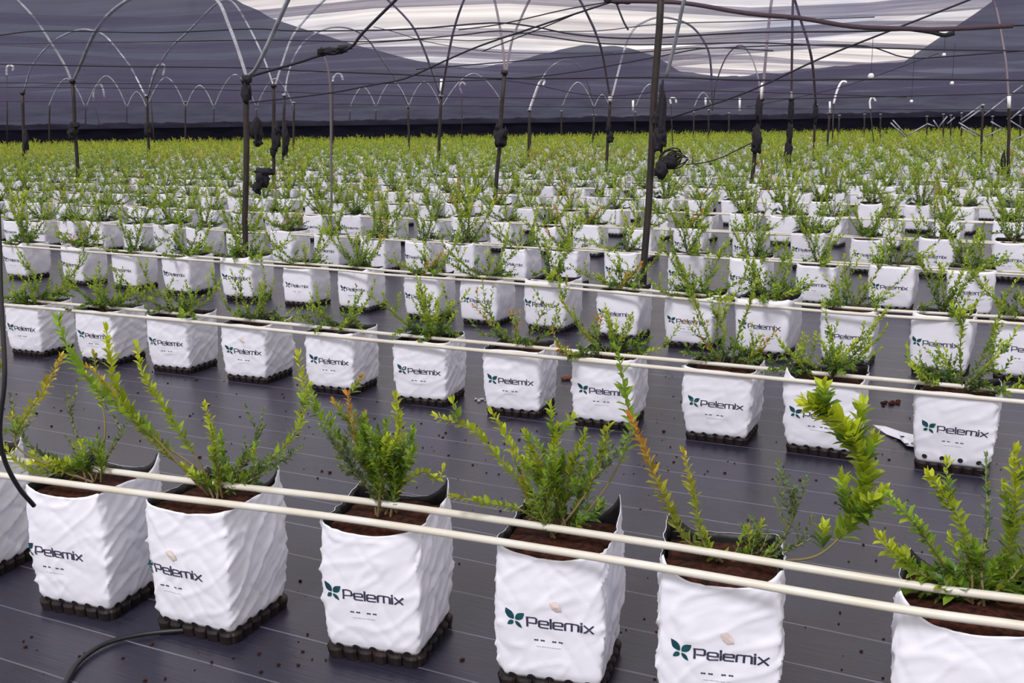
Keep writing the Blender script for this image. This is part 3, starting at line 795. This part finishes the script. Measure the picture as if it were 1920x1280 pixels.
# ------------------------------------------------------------------ the white pipes along the rows
def pipe(pts, dn, label):
    P = [on_z(q, .436 if pts is L1 else HP) for q in pts]
    if pts is not L1: P = [p + ND * .012 - np.array([0, 0, .022 if dn < .1 else .012]) for p in P]
    P = [p + ND * dn for p in P]
    o = tube_obj('irrigation_pipe', P, .0105, M_PIPE, seg=10, sm=6)
    tag(o, label, 'pipe', 'white pipes along the rows')
pipe(L1, .01, 'white pipe along the near rims of the front row of bags')
pipe(L1, .145, 'white pipe across the middle of the front row of bags')
pipe(L2, .01, 'white pipe along the near rims of the second row of bags')
pipe(L2, .145, 'white pipe across the middle of the second row of bags')
pipe(L3, .01, 'white pipe along the near rims of the third row of bags')
pipe(L3, .145, 'white pipe across the middle of the third row of bags')
for k in range(3, 10):
    ta, tb = -1.4 * row_t0(k), .9 * row_t0(k) * .6
    for dn, w in ((.01, 'near rims'), (.145, 'middle')):
        P = [tn(t, row_t0(k) - .067 * t + dn + .02, HP - .02) for t in np.linspace(ta, tb, 5)]
        tag(tube_obj('irrigation_pipe', P, .0105, M_PIPE, seg=6, sm=2), 'white pipe along the %s of bags in the %s row back' % (w, ORD[k]), 'pipe', 'white pipes along the rows')

# ------------------------------------------------------------------ hoses, scraps, crumbs
hp = [on_depth(q, D) for q, D in (((-8, 330), 1.9), ((-2, 430), 1.88), ((2, 560), 1.86), ((9, 700), 1.84), ((0, 800), 1.84), ((8, 860), 1.85), ((34, 912), 1.87), ((64, 948), 1.90))]
tag(tube_obj('drip_hose', hp, .0045, M_HOSE), 'black hose hanging down the left edge with its end over the first bag', 'hose')
hp = [on_z(q, .012) for q in ((95, 1330), (122, 1280), (150, 1238), (200, 1205), (270, 1188), (372, 1178), (420, 1168))]
tag(tube_obj('drip_hose', hp, .0075, M_HOSE), 'black hose lying in a curve on the mat in the bottom left corner', 'hose')
def crumbs():
    r_ = random.Random(12); V, Fs = [], []
    for _ in range(520):
        if r_.random() < .5: q = (r_.uniform(0, 1920), r_.uniform(690, 1275))
        else: q = (r_.gauss(1000, 500), r_.uniform(700, 900))
        p = on_z(q, .004); s = r_.uniform(.0015, .0065) * (1.4 if r_.random() < .08 else 1)
        v, f = icolump((p[0], p[1], s * .5), (s * r_.uniform(.7, 1.5), s, s * .6), r_.random() * 50, 0)
        o = len(V); V += v; Fs += [tuple(i + o for i in t) for t in f]
    o = link('soil_crumbs', mesh_from('soil_crumbs', V, Fs, [M_SOIL]))
    tag(o, 'dark crumbs of soil scattered over the black weed mat', 'soil', kind='stuff')
crumbs()
def clump(q, n, spread, size, label, mat=M_SOIL):
    r_ = random.Random(q[0]); V, Fs = [], []; c = on_z(q, 0)
    for _ in range(n):
        s = size * r_.uniform(.5, 1.2); dx, dy = r_.gauss(0, spread), r_.gauss(0, spread * .5)
        v, f = icolump((dx, dy, s * .55), (s, s * .8, s * .7), r_.random() * 40, 1); o = len(V); V += v; Fs += [tuple(i + o for i in t) for t in f]
    tag(link('soil_clump', mesh_from('soil_clump', V, Fs, [mat], smooth=True), None, c), label, 'soil')
clump((1672, 757), 16, .035, .014, 'small heap of spilled soil behind the second-row bag with four holes')
clump((1062, 712), 10, .016, .02, 'small reddish heap of soil between two second-row bags', pbr('red_soil', (.14, .05, .03), .95, bump=1))
clump((905, 752), 9, .03, .010, 'few light crumbs on the mat left of a second-row bag with slanting creases', pbr('pale_crumb', (.45, .45, .47), .8))
def scrap():
    R = [(1636, 800), (1660, 803), (1690, 808), (1718, 815), (1720, 842), (1700, 838), (1688, 826), (1662, 814)]
    P = [on_z(q, .006) for q in R]; c = P[0]; r_ = random.Random(2)
    V = [p - c + np.array([0, 0, r_.uniform(-.003, .012)]) for p in P]; cen = sum(V) / 8 + np.array([0, 0, .018])
    V = [cen] + V; V += [v - np.array([0, 0, .0015]) for v in V]
    Fs = [(0, 1 + i, 1 + (i + 1) % 8) for i in range(8)] + [(9, 10 + (i + 1) % 8, 10 + i) for i in range(8)] + [(1 + i, 10 + i, 10 + (i + 1) % 8, 1 + (i + 1) % 8) for i in range(8)]
    root = link('film_scrap', mesh_from('film_scrap', V, Fs, [M_BAG]), None, c)
    tag(root, 'torn white film scrap with black spots lying left of the four-holed bag', 'plastic scrap')
    VV, FF = [], []
    for q in ((1678, 825), (1700, 832), (1712, 831), (1692, 818)):
        p = on_z(q, .026) - c; v, f = icolump(p, (.011, .011, .003), 3, 1, .1); o = len(VV); VV += v; FF += [tuple(i + o for i in t) for t in f]
    link('black_spots', mesh_from('black_spots', VV, FF, [M_BLACK]), root)
scrap()

# ------------------------------------------------------------------ posts
POSTS = {}
def post(key, base, top, wpx, label, mat=M_POST, joint=True, up=None):
    b = on_z(base, 0); D = b[1]; t = on_depth(top, D); r = wpx * D / F_PX / 2
    root = empty('support_post', b); tag(root, label, 'post', 'posts of the shade tunnels')
    L = t - b
    V, Fs = tube([np.array([0, 0, 0]) + L * k / 6 + np.array([.006 * math.sin(k * 2.1 + base[0]), 0, 0]) for k in range(7)], r, 8)
    link('pole', mesh_from('pole', V, Fs, [mat], smooth=True), root)
    if joint:
        parts = [tube([L * .985, L * 1.012], r * 1.7, 8)]
        V, Fs = merge(parts); link('clamp', mesh_from('clamp', V, Fs, [M_GALV if wpx < 6 else M_POST], smooth=True), root)
    POSTS[key] = (b, t, D, r)
post('A', (1203, 590), (1242, -60), 13, 'thickest dark post, tilted, right of centre with a tangle of netting on it')
post('B', (459, 535), (463, 145), 11, 'thick brown post left of centre with two bright hoops forking from its top')
post('C', (148, 368), (136, 152), 7, 'dark post nearest the left edge with two bright hoops forking from its top')
post('D', (280, 322), (275, 179), 5.5, 'slim dark post halfway between the two forked posts at left')
post('E', (513, 378), (513, 160), 6.5, 'dark post just right of the thick brown post')
post('F', (530, 340), (533, 178), 5, 'thinner post second to the right of the thick brown post')
post('G', (550, 300), (551, 192), 4, 'thin far post third to the right of the thick brown post')
post('H', (821, 322), (827, 180), 5.5, 'slim dark post midway between centre and the curved-top post')
post('I', (768, 300), (765, 200), 4, 'thin far post left of the slim post near the centre')
post('J', (925, 425), (946, 135), 7.5, 'dark post just left of the photo centre with a knotted bundle on it')
post('K', (990, 318), (993, 206), 4.5, 'thin far post right of the centre post')
post('L', (1135, 345), (1144, 184), 5.5, 'slim post left of the thickest post with a white clamp')
post('M', (1111, 290), (1114, 215), 4, 'thin far post left of the slim white-clamped post')
post('N', (1405, 378), (1427, 186), 7.5, 'dark post with hanging bundle, first right of the thickest post')
post('O', (1477, 345), (1484, 186), 7, 'dark post with long hanging bundle, second right of the thickest post')
post('P', (1524, 308), (1530, 196), 4.5, 'slim post third to the right of the thickest post')
post('Q', (1550, 300), (1555, 212), 4, 'thin far post fourth to the right of the thickest post')
post('R', (1570, 285), (1574, 216), 3.5, 'thin far post fifth to the right of the thickest post')
post('S', (1838, 332), (1843, 197), 4.5, 'thin post second from the right edge among white braces')
post('T', (1890, 375), (1892, 190), 6, 'dark post nearest the right edge with a white sleeve')
post('U', (1768, 280), (1769, 214), 3, 'thin far post left of the white braces')
post('V', (46, 318), (42, 174), 6, 'slim dark post closest to the left edge with a hanging dark strap')
far_posts = [(92, 285, 192), (160, 280, 188), (237, 276, 197), (347, 290, 191), (400, 272, 203), (480, 268, 205), (655, 270, 208), (704, 268, 207), (1052, 272, 208), (1190, 270, 210), (1300, 272, 210), (1328, 275, 206), (1366, 276, 212), (1620, 276, 214), (1650, 280, 214), (1737, 280, 218), (1782, 284, 216), (1802, 292, 212), (1860, 290, 218), (1912, 296, 216)]
for i, (x, yb, yt) in enumerate(far_posts):
    post('f%d' % i, (x, yb), (x + 1, yt), 3, 'thin far post, %s from the left among the posts near the back fence' % ORD[i])

def arch(px, Da, Db, wpx, label, mat=M_GALV, group='hoops of the shade tunnels', wide=None):
    n = len(px); P = [on_depth(q, Da + (Db - Da) * k / (n - 1)) for k, q in enumerate(px)]
    o = tube_obj('tunnel_hoop', P, [wpx * Da / F_PX / 2, wpx * Db / F_PX / 2] if wide is None else wide, mat, seg=8, sm=5)
    tag(o, label, 'hoop', group)
Dp = {k: v[2] for k, v in POSTS.items()}
arch([(139, 150), (150, 125), (175, 67), (200, 32), (225, 10), (250, -5), (290, -24), (330, -30), (370, -20), (408, 2), (430, 50), (445, 90), (462, 143)], Dp['C'], Dp['B'], 6.5, 'bright hoop from the leftmost forked post over to the thick brown post')
arch([(134, 152), (120, 120), (90, 72), (65, 35), (32, 0), (0, -25), (-60, -45), (-120, -25), (-170, 50), (-190, 150)], Dp['C'], Dp['C'], 5, 'pale hoop rising to the left out of the leftmost forked post')
arch([(45, 172), (60, 125), (92, 85), (120, 66), (150, 56), (175, 58), (200, 70), (235, 112), (250, 135), (272, 179)], Dp['V'], Dp['D'], 3.5, 'faint hoop between the slim posts at left, below the bright one')
arch([(278, 179), (290, 140), (305, 112), (325, 85), (350, 62), (380, 32), (405, 8), (425, 0), (443, 11), (470, 57), (494, 108), (512, 158)], Dp['D'], Dp['E'], 3.6, 'thin hoop from the slim left post to the post beside the thick brown one')
arch([(466, 143), (478, 132), (490, 110), (513, 60), (540, 0), (570, -60), (640, -140), (760, -210), (880, -245), (1000, -240), (1150, -170), (1222, -95), (1241, -58)], Dp['B'], Dp['A'], 9, 'widest hoop, from the thick brown post out of the top to the thickest post', wide=[.020, .020, .022, .022])
arch([(1249, 146), (1262, 95), (1272, 50), (1283, 0), (1310, -80), (1400, -220), (1600, -320), (1800, -240), (1960, -60), (2030, 150)], Dp['A'], Dp['A'] - .8, 7, 'bright hoop leaning right out of the thickest post')
arch([(516, 160), (527, 125), (545, 75), (565, 45), (600, 8), (640, -24), (690, -28), (727, 0), (765, 38), (784, 68), (803, 114), (826, 180)], Dp['E'], Dp['H'], 4, 'hoop rising right of the thick brown post and coming down dark at centre', wide=None)
arch([(534, 178), (540, 140), (555, 100), (580, 70), (620, 52), (660, 55), (690, 75), (710, 103), (745, 155), (765, 200)], Dp['F'], Dp['I'], 3, 'small faint hoop under the dark central one, behind the knotted cable')
arch([(828, 178), (836, 130), (850, 60), (870, 0), (895, -40), (915, -32), (927, 0), (938, 55), (944, 100), (947, 137)], Dp['H'], Dp['J'], 4.5, 'dark hoop reaching down onto the post left of the photo centre', M_DULL)
arch([(949, 137), (955, 100), (962, 70), (975, 38), (993, 0), (1020, -45), (1060, -40), (1087, 0), (1105, 35), (1117, 62), (1130, 103), (1144, 184)], Dp['J'], Dp['L'], 4.5, 'hoop between the centre post and the slim white-clamped post', M_DULL)
arch([(1147, 184), (1158, 140), (1170, 95), (1182, 65), (1200, 45), (1240, 32), (1290, 45), (1318, 75), (1332, 115), (1336, 206)], Dp['L'], Dp['f11'], 4, 'hoop starting bright at the slim white-clamped post and passing behind the thickest post')
arch([(1428, 186), (1432, 150), (1440, 60), (1447, 0), (1458, -45), (1475, -40), (1490, 0), (1502, 40), (1515, 80), (1524, 125), (1530, 196)], Dp['N'], Dp['P'], 5, 'tall narrow dark hoop over the two bundled posts right of the thickest post', M_DULL)
arch([(1484, 186), (1485, 100), (1487, 0), (1495, -100), (1530, -180), (1620, -220), (1750, -160), (1850, -30), (1882, 90), (1892, 190)], Dp['O'], Dp['T'], 4.5, 'dark hoop going straight up from the post with the long hanging bundle', M_DULL)
arch([(1336, 206), (1342, 160), (1360, 110), (1385, 85), (1405, 100), (1420, 140), (1427, 186)], Dp['f11'], Dp['N'], 2.6, 'small faint hoop left of the first bundled post at right', M_DULL)
arch([(994, 206), (1000, 185), (1010, 160), (1030, 128), (1060, 112), (1085, 125), (1105, 165), (1114, 215)], Dp['K'], Dp['M'], 2.6, 'small faint hoop behind the low dome of the centre hill')
FA = [(90, 160), (161, 238), (238, 275), (275, 348), (348, 401), (401, 481), (481, 551), (656, 705), (705, 768), (765, 827), (828, 947), (1053, 1114), (1114, 1144), (1191, 1247), (1301, 1336)]
for i, (xa, xb) in enumerate(FA):
    ya, yb = 196, 200; hgt = min(62, (xb - xa) * .75)
    xs = np.linspace(xa + 1, xb - 1, 9); D = 42 - (i % 3) * 3
    pts = [(x, (ya + 4) - hgt * (1 - abs(2 * k / 8 - 1) ** 1.7)) for k, x in enumerate(xs)]
    arch(pts, D, D, 2.2, 'tiny far hoop above the back fence, %s from the left' % ORD[i], M_GALV, 'tiny far hoops')

# upper sleeves: the bright galvanised upper tubes of some posts
def hook_pole(base, knee, pts, label, wpx=3.0):
    b = on_z(base, 0); D = b[1]; root = empty('hooked_stake', b); tag(root, label, 'stake', 'white-hooked stakes')
    t = on_depth(knee, D); V, Fs = tube([np.zeros(3), (t - b) * .5, t - b], wpx * D / F_PX / 2 * .8, 6); link('pole', mesh_from('pole', V, Fs, [M_POST], smooth=True), root)
    P = catmull([t - b] + [on_depth(q, D) - b for q in pts], 5); V, Fs = tube(P, wpx * 1.4 * D / F_PX / 2, 8); link('hook', mesh_from('hook', V, Fs, [M_WHITE], smooth=True), root)
    root.children[-1]['label'] = 'white hook'
hook_pole((292, 300), (281, 165), [(285, 150), (292, 128), (302, 121), (309, 125), (305, 145)], 'stake with a bright white hook above the slim left post')
hook_pole((14, 290), (13, 142), [(13, 128), (18, 122), (25, 126), (24, 133)], 'stake with a white hook near the left edge of the photo')
hook_pole((624, 300), (624, 153), [(626, 145), (633, 138), (640, 141), (643, 150)], 'stake with a white arched hook right of the curved-top post')
hook_pole((996, 300), (993, 205), [(1000, 185), (1010, 158), (1016, 150), (1021, 152), (1018, 160)], 'stake with a slanting white hook right of the centre post')
hook_pole((1560, 290), (1563, 195), [(1569, 172), (1577, 155), (1584, 153), (1587, 155)], 'stake with a leaning white hook among thin posts at right')
hook_pole((196, 275), (176, 190), [(176, 170), (186, 157), (193, 166), (196, 183)], 'stake with a small pale hook between the two left forked posts', 2.5)
hook_pole((866, 280), (866, 175), [(862, 162), (867, 154), (873, 160)], 'stake with a tiny white hook left of the centre post', 2.5)
hook_pole((1640, 290), (1632, 205), [(1631, 190), (1636, 182), (1642, 190)], 'stake with a tiny hook left of the white ball', 2.5)
hook_pole((1262, 290), (1258, 195), [(1257, 185), (1266, 185), (1268, 193)], 'stake with a tiny hook just right of the thickest post', 2.5)
def sleeve(q0, q1, D, wpx, label):
    a, b = on_depth(q0, D), on_depth(q1, D)
    tag(tube_obj('white_sleeve', [a, b], wpx * D / F_PX / 2, M_WHITE, sm=1), label, 'sleeve', 'white sleeves on the posts')
sleeve((1892, 180), (1892, 203), Dp['T'] - .12, 7, 'white sleeve on the post nearest the right edge')
sleeve((1144, 180), (1144, 190), Dp['L'] - .1, 7, 'white clamp sleeve on the slim post left of the thickest post')
sleeve((1429, 155), (1427, 186), Dp['N'] - .12, 5, 'pale sleeve on the first bundled post at right')
sleeve((1484, 135), (1484, 186), Dp['O'] - .12, 4, 'pale sleeve on the post with the long hanging bundle')
sleeve((828, 148), (826, 180), Dp['H'] - .1, 5, 'bright sleeve on the slim dark post near the centre')
sleeve((1556, 190), (1556, 212), Dp['Q'] - .1, 4, 'bright sleeve on a thin post fourth right of the thickest post')
sleeve((1323, 183), (1323, 198), 38, 4, 'short white sleeve right of the thickest post')
sleeve((1387, 184), (1387, 208), 38, 4, 'short white sleeve left of the first bundled post')
sleeve((1187, 188), (1187, 208), 38, 4, 'short white sleeve left of the thickest post')

# curved-top post with its knot of rope
b = on_z((622, 440), 0); D = b[1]
root = empty('support_post', b); tag(root, 'slim dark post with a curved top under the knotted cable', 'post', 'posts of the shade tunnels')
P = catmull([np.zeros(3)] + [on_depth(q, D) - b for q in ((621, 300), (620, 180), (617, 140), (612, 118), (604, 98))], 5)
V, Fs = tube(P, 4.5 * D / F_PX / 2, 8); link('pole', mesh_from('pole', V, Fs, [M_DULL], smooth=True), root)

# ------------------------------------------------------------------ wires and cables
def wire(px, n, r, label, mat=M_WIRE, name='support_wire', cat='wire', sm=4):
    P = [on_row(q, n) for q in px]
    tag(tube_obj(name, P, r, mat, seg=6, sm=sm), label, cat, 'wires under the shade net' if name == 'support_wire' else None)
wire([(-60, 70), (0, 66), (80, 58), (300, 61), (470, 54), (560, 58), (760, 55), (920, 43), (1000, 50), (1080, 65), (1200, 72), (1400, 61), (1650, 58), (1920, 47), (2000, 45)], 13, .012, 'highest dark wire running the whole width, rising left of centre')
wire([(-60, 84), (0, 82), (300, 78), (500, 75), (700, 78), (860, 66), (935, 58), (1010, 66), (1100, 79), (1200, 84), (1400, 80), (1540, 85), (1720, 92), (1980, 96)], 16, .012, 'second dark wire from the top running the whole width')
wire([(-60, 119), (0, 120), (200, 124), (460, 127), (560, 132), (740, 139), (950, 147), (1250, 145), (1400, 150), (1700, 148), (1980, 151)], 14, .014, 'straight heavy wire level with the tops of the forked posts')
wire([(-60, 153), (0, 155), (300, 157), (460, 158), (640, 158), (850, 152), (1040, 140), (1240, 105), (1330, 90), (1450, 95)], 18, .012, 'wire just below the forked post tops, climbing right of the centre')
wire([(-60, 161), (0, 163), (300, 166), (470, 170), (700, 178), (1000, 184), (1200, 184), (1400, 186), (1700, 180), (1980, 172)], 22, .013, 'thin wire halfway between the post tops and the back fence')
wire([(-60, 189), (0, 190), (400, 192), (700, 196), (1000, 200), (1500, 204), (1980, 206)], 30, .013, 'lowest thin wire right above the back fence')
wire([(900, 145), (1000, 158), (1080, 175), (1150, 180), (1260, 170), (1400, 172), (1700, 182)], 20, .011, 'sagging thin wire crossing behind the thickest post')
wire([(780, 130), (900, 120), (1060, 108), (1200, 98), (1300, 90), (1340, 90), (1480, 85), (1620, 86), (1700, 108), (1800, 104), (1980, 90)], 24, .016, 'wavy wire over the low dome of the centre hill')
wire([(640, 85), (800, 74), (900, 76), (1000, 60), (1120, 58), (1240, 45), (1400, 40), (1640, 32)], 26, .014, 'pale-backed wire across the bright cloud at centre')
wire([(700, 50), (740, 60), (800, 78), (900, 95), (1000, 100), (1150, 99)], 28, .013, 'short drooping wire across the bright cloud left of centre')
wire([(1255, 222), (1400, 173), (1535, 111), (1663, 60), (1817, 0), (1905, -36)], 9, .0085, 'long slanting wire climbing to the top right corner')
wire([(1400, 200), (1530, 175), (1620, 150), (1760, 100)], 26, .009, 'faint slanting wire below the long slanting one at right')
wire([(1287, 309), (1340, 300), (1409, 268)], 9.5, .006, 'thin cord from the netting tangle to the first bundled post')
wire([(470, 192), (540, 184), (620, 174), (700, 159), (760, 147), (830, 116), (900, 86), (1000, 52), (1145, 4)], 10, .010, 'long cord rising from the thick brown post to the knot at the top centre')
wire([(1145, 3), (1060, 18), (940, 45), (860, 56)], 10.5, .007, 'upper cord spreading left from the knot at the top centre')
wire([(1148, 4), (1090, 22), (1010, 55), (905, 96)], 10.8, .007, 'lower cord spreading left from the knot at the top centre')
wire([(1155, 4), (1163, 25), (1170, 42), (1178, 56)], 10, .010, 'short loose rope end dangling at the top centre')
wire([(463, 145), (500, 134), (560, 117), (600, 104), (655, 90), (680, 62), (742, 0), (790, -45)], 8.4, .014, 'heavy cable from the thick brown post up through the black knot')
wire([(1148, 2), (1240, 3), (1300, 8), (1400, 25), (1500, 34), (1600, 50), (1700, 54), (1760, 55), (1900, 48)], 9.0, .021, 'thick brownish roll of netting sagging across the top right', M_ROLL, 'net_roll', 'netting')
wire([(1700, 54), (1745, 60), (1770, 66), (1790, 62)], 9.0, .018, 'dark torn end of the netting roll at right', M_CLOTH, 'net_scrap', 'netting')
# bundles of netting
def bundle(parts, n, label, mat=M_CLOTH):
    VV = []; c0 = on_row(parts[0][:2], n)
    for j, (x, y, wx, wy) in enumerate(parts):
        p = on_row((x, y), n) - c0; s = np.linalg.norm(on_row((x, y), n) - EYE) / F_PX
        VV.append(icolump(p, (wx * s / 2, min(wx, wy) * s / 2, wy * s / 2), x * .37 + j, 3, .7, 2.2))
    V, Fs = merge(VV); tag(link('net_bundle', mesh_from('net_bundle', V, Fs, [mat], smooth=True), None, c0), label, 'netting', 'bundles of black netting')
def nrow(key, d=0.0):
    b = POSTS[key][0]; return float(b @ ND) + d
bundle([(625, 96, 44, 13), (603, 98, 16, 15), (645, 90, 24, 9)], 8.4, 'black knot of netting on the cable above the curved-top post')
bundle([(1148, 1, 26, 9), (1172, 2, 34, 9), (1158, 3, 18, 9)], 9.4, 'black knot where several cords meet at the top centre')
bundle([(490, 335, 24, 38), (497, 322, 32, 14), (482, 352, 14, 22)], nrow('B', -.05), 'black plastic bundle hanging right of the thick brown post')
bundle([(517, 262, 15, 44), (512, 285, 10, 16), (519, 242, 9, 20)], nrow('E', -.05), 'long black bundle tied on the post next to the thick brown post')
bundle([(482, 245, 18, 48), (484, 268, 14, 14)], nrow('E', .1), 'black bundle right behind the thick brown post')
bundle([(535, 262, 11, 50), (532, 285, 7, 12)], nrow('F', -.05), 'slender black bundle on the second post right of the brown post')
bundle([(461, 170, 17, 44), (462, 150, 18, 14)], nrow('B', -.03), 'black wrap round the top of the thick brown post')
bundle([(137, 245, 16, 26), (143, 235, 12, 10)], nrow('C', -.05), 'dark bundle on the leftmost forked post')
bundle([(277, 244, 10, 24)], nrow('D', -.05), 'small dark bundle on the slim left post')
bundle([(48, 262, 8, 34)], nrow('V', -.05), 'dark strap hanging on the slim post by the left edge')
bundle([(938, 258, 24, 32), (934, 240, 12, 20), (946, 248, 12, 16)], nrow('J', -.05), 'knotted black bundle on the post left of centre')
bundle([(1144, 258, 12, 18), (1141, 240, 8, 22)], nrow('L', -.05), 'small black bundle on the slim white-clamped post')
bundle([(1241, 215, 15, 110), (1236, 262, 24, 44), (1230, 222, 16, 22)], nrow('A', -.04), 'long black wrap down the thickest post')
bundle([(1419, 262, 17, 50), (1423, 205, 11, 44), (1414, 280, 10, 14)], nrow('N', -.05), 'black bundle hanging on the first post right of the thickest')
bundle([(1478, 285, 12, 44), (1481, 250, 10, 34), (1483, 210, 10, 40)], nrow('O', -.05), 'long black bundle on the second post right of the thickest')
bundle([(1529, 212, 9, 32)], nrow('P', -.05), 'small dark bundle on the slim third post right of the thickest')
bundle([(1881, 305, 7, 34)], nrow('T', -.05), 'dark strap hanging low on the post nearest the right edge')
def tangle():
    D = POSTS['A'][2] - .1; r_ = random.Random(5); c0 = on_depth((1255, 305), D)
    root = empty('net_tangle', c0); tag(root, 'looped tangle of black cord and netting sticking out right of the thickest post', 'netting')
    loops = []
    for k in range(9):
        a, bb = r_.uniform(8, 26), r_.uniform(6, 14); cx, cy = 1262 + r_.uniform(-8, 10), 298 + r_.uniform(-6, 6)
        pts = [on_depth((cx + a * math.cos(t) , cy + bb * math.sin(t) - .25 * a * math.cos(t)), D + r_.uniform(-.03, .03)) - c0 for t in np.linspace(0, 6.0, 12)]
        loops.append(tube(catmull(pts, 3), .0055, 5))
    V, Fs = merge(loops); link('cord_loops', mesh_from('cord_loops', V, Fs, [M_CLOTH], smooth=True), root)
    s = D / F_PX
    V, Fs = merge([icolump(on_depth((1240, 318), D) - c0, (12 * s, 12 * s, 17 * s), 2, 3, .6), icolump(on_depth((1256, 302), D) - c0, (14 * s, 10 * s, 10 * s), 4, 3, .6)])
    link('netting_lump', mesh_from('netting_lump', V, Fs, [M_CLOTH], smooth=True), root)
tangle()
# white balls and diagonal braces on the right
for q, w, D, lab in (((1633, 143), 11, 24, 'largest white ball hanging above the thin posts at right'), ((1770, 103), 7, 24, 'highest small white ball, in the dark slope at right'), ((1785, 156), 7, 26, 'small white ball right of the largest one'), ((1709, 190), 6, 28, 'lowest faint white ball right of the thin posts')):
    p = on_depth(q, D); r = w * D / F_PX / 2; root = empty('hanging_ball', p); tag(root, lab, 'ball', 'white balls under the net')
    V, Fs = icolump((0, 0, 0), (r, r, r * 1.05), 1, 3, .06); link('ball', mesh_from('ball', V, Fs, [M_WHITE], smooth=True), root)
    V, Fs = tube([np.array([0, 0, r]), np.array([0, 0, max(.1, 3.3 - p[2])])], .006, 5); link('cord', mesh_from('cord', V, Fs, [M_WIRE]), root)
BR = [((1674, 225), (1701, 255)), ((1670, 230), (1697, 257)), ((1703, 253), (1739, 232)), ((1739, 232), (1752, 237)), ((1776, 232), (1790, 220)), ((1801, 225), (1844, 195)), ((1804, 230), (1846, 200)), ((1798, 230), (1839, 255)), ((1802, 238), (1830, 256)), ((1844, 217), (1886, 184)), ((1850, 255), (1880, 241)), ((1858, 228), (1880, 241)), ((1888, 222), (1925, 246)), ((1893, 225), (1925, 197)), ((1886, 184), (1918, 160)), ((1905, 262), (1925, 250)), ((1750, 225), (1760, 240)), ((1762, 236), (1776, 218))]
for i, (a, b_) in enumerate(BR):
    D = 34 - (i % 4) * 1.5
    tag(tube_obj('diagonal_brace', [on_depth(a, D), on_depth(b_, D)], .022, M_GALV, seg=6, sm=1), 'thin white slanting brace at far right, %s of the zigzag from the left' % ORD[i], 'brace', 'zigzag braces at far right')
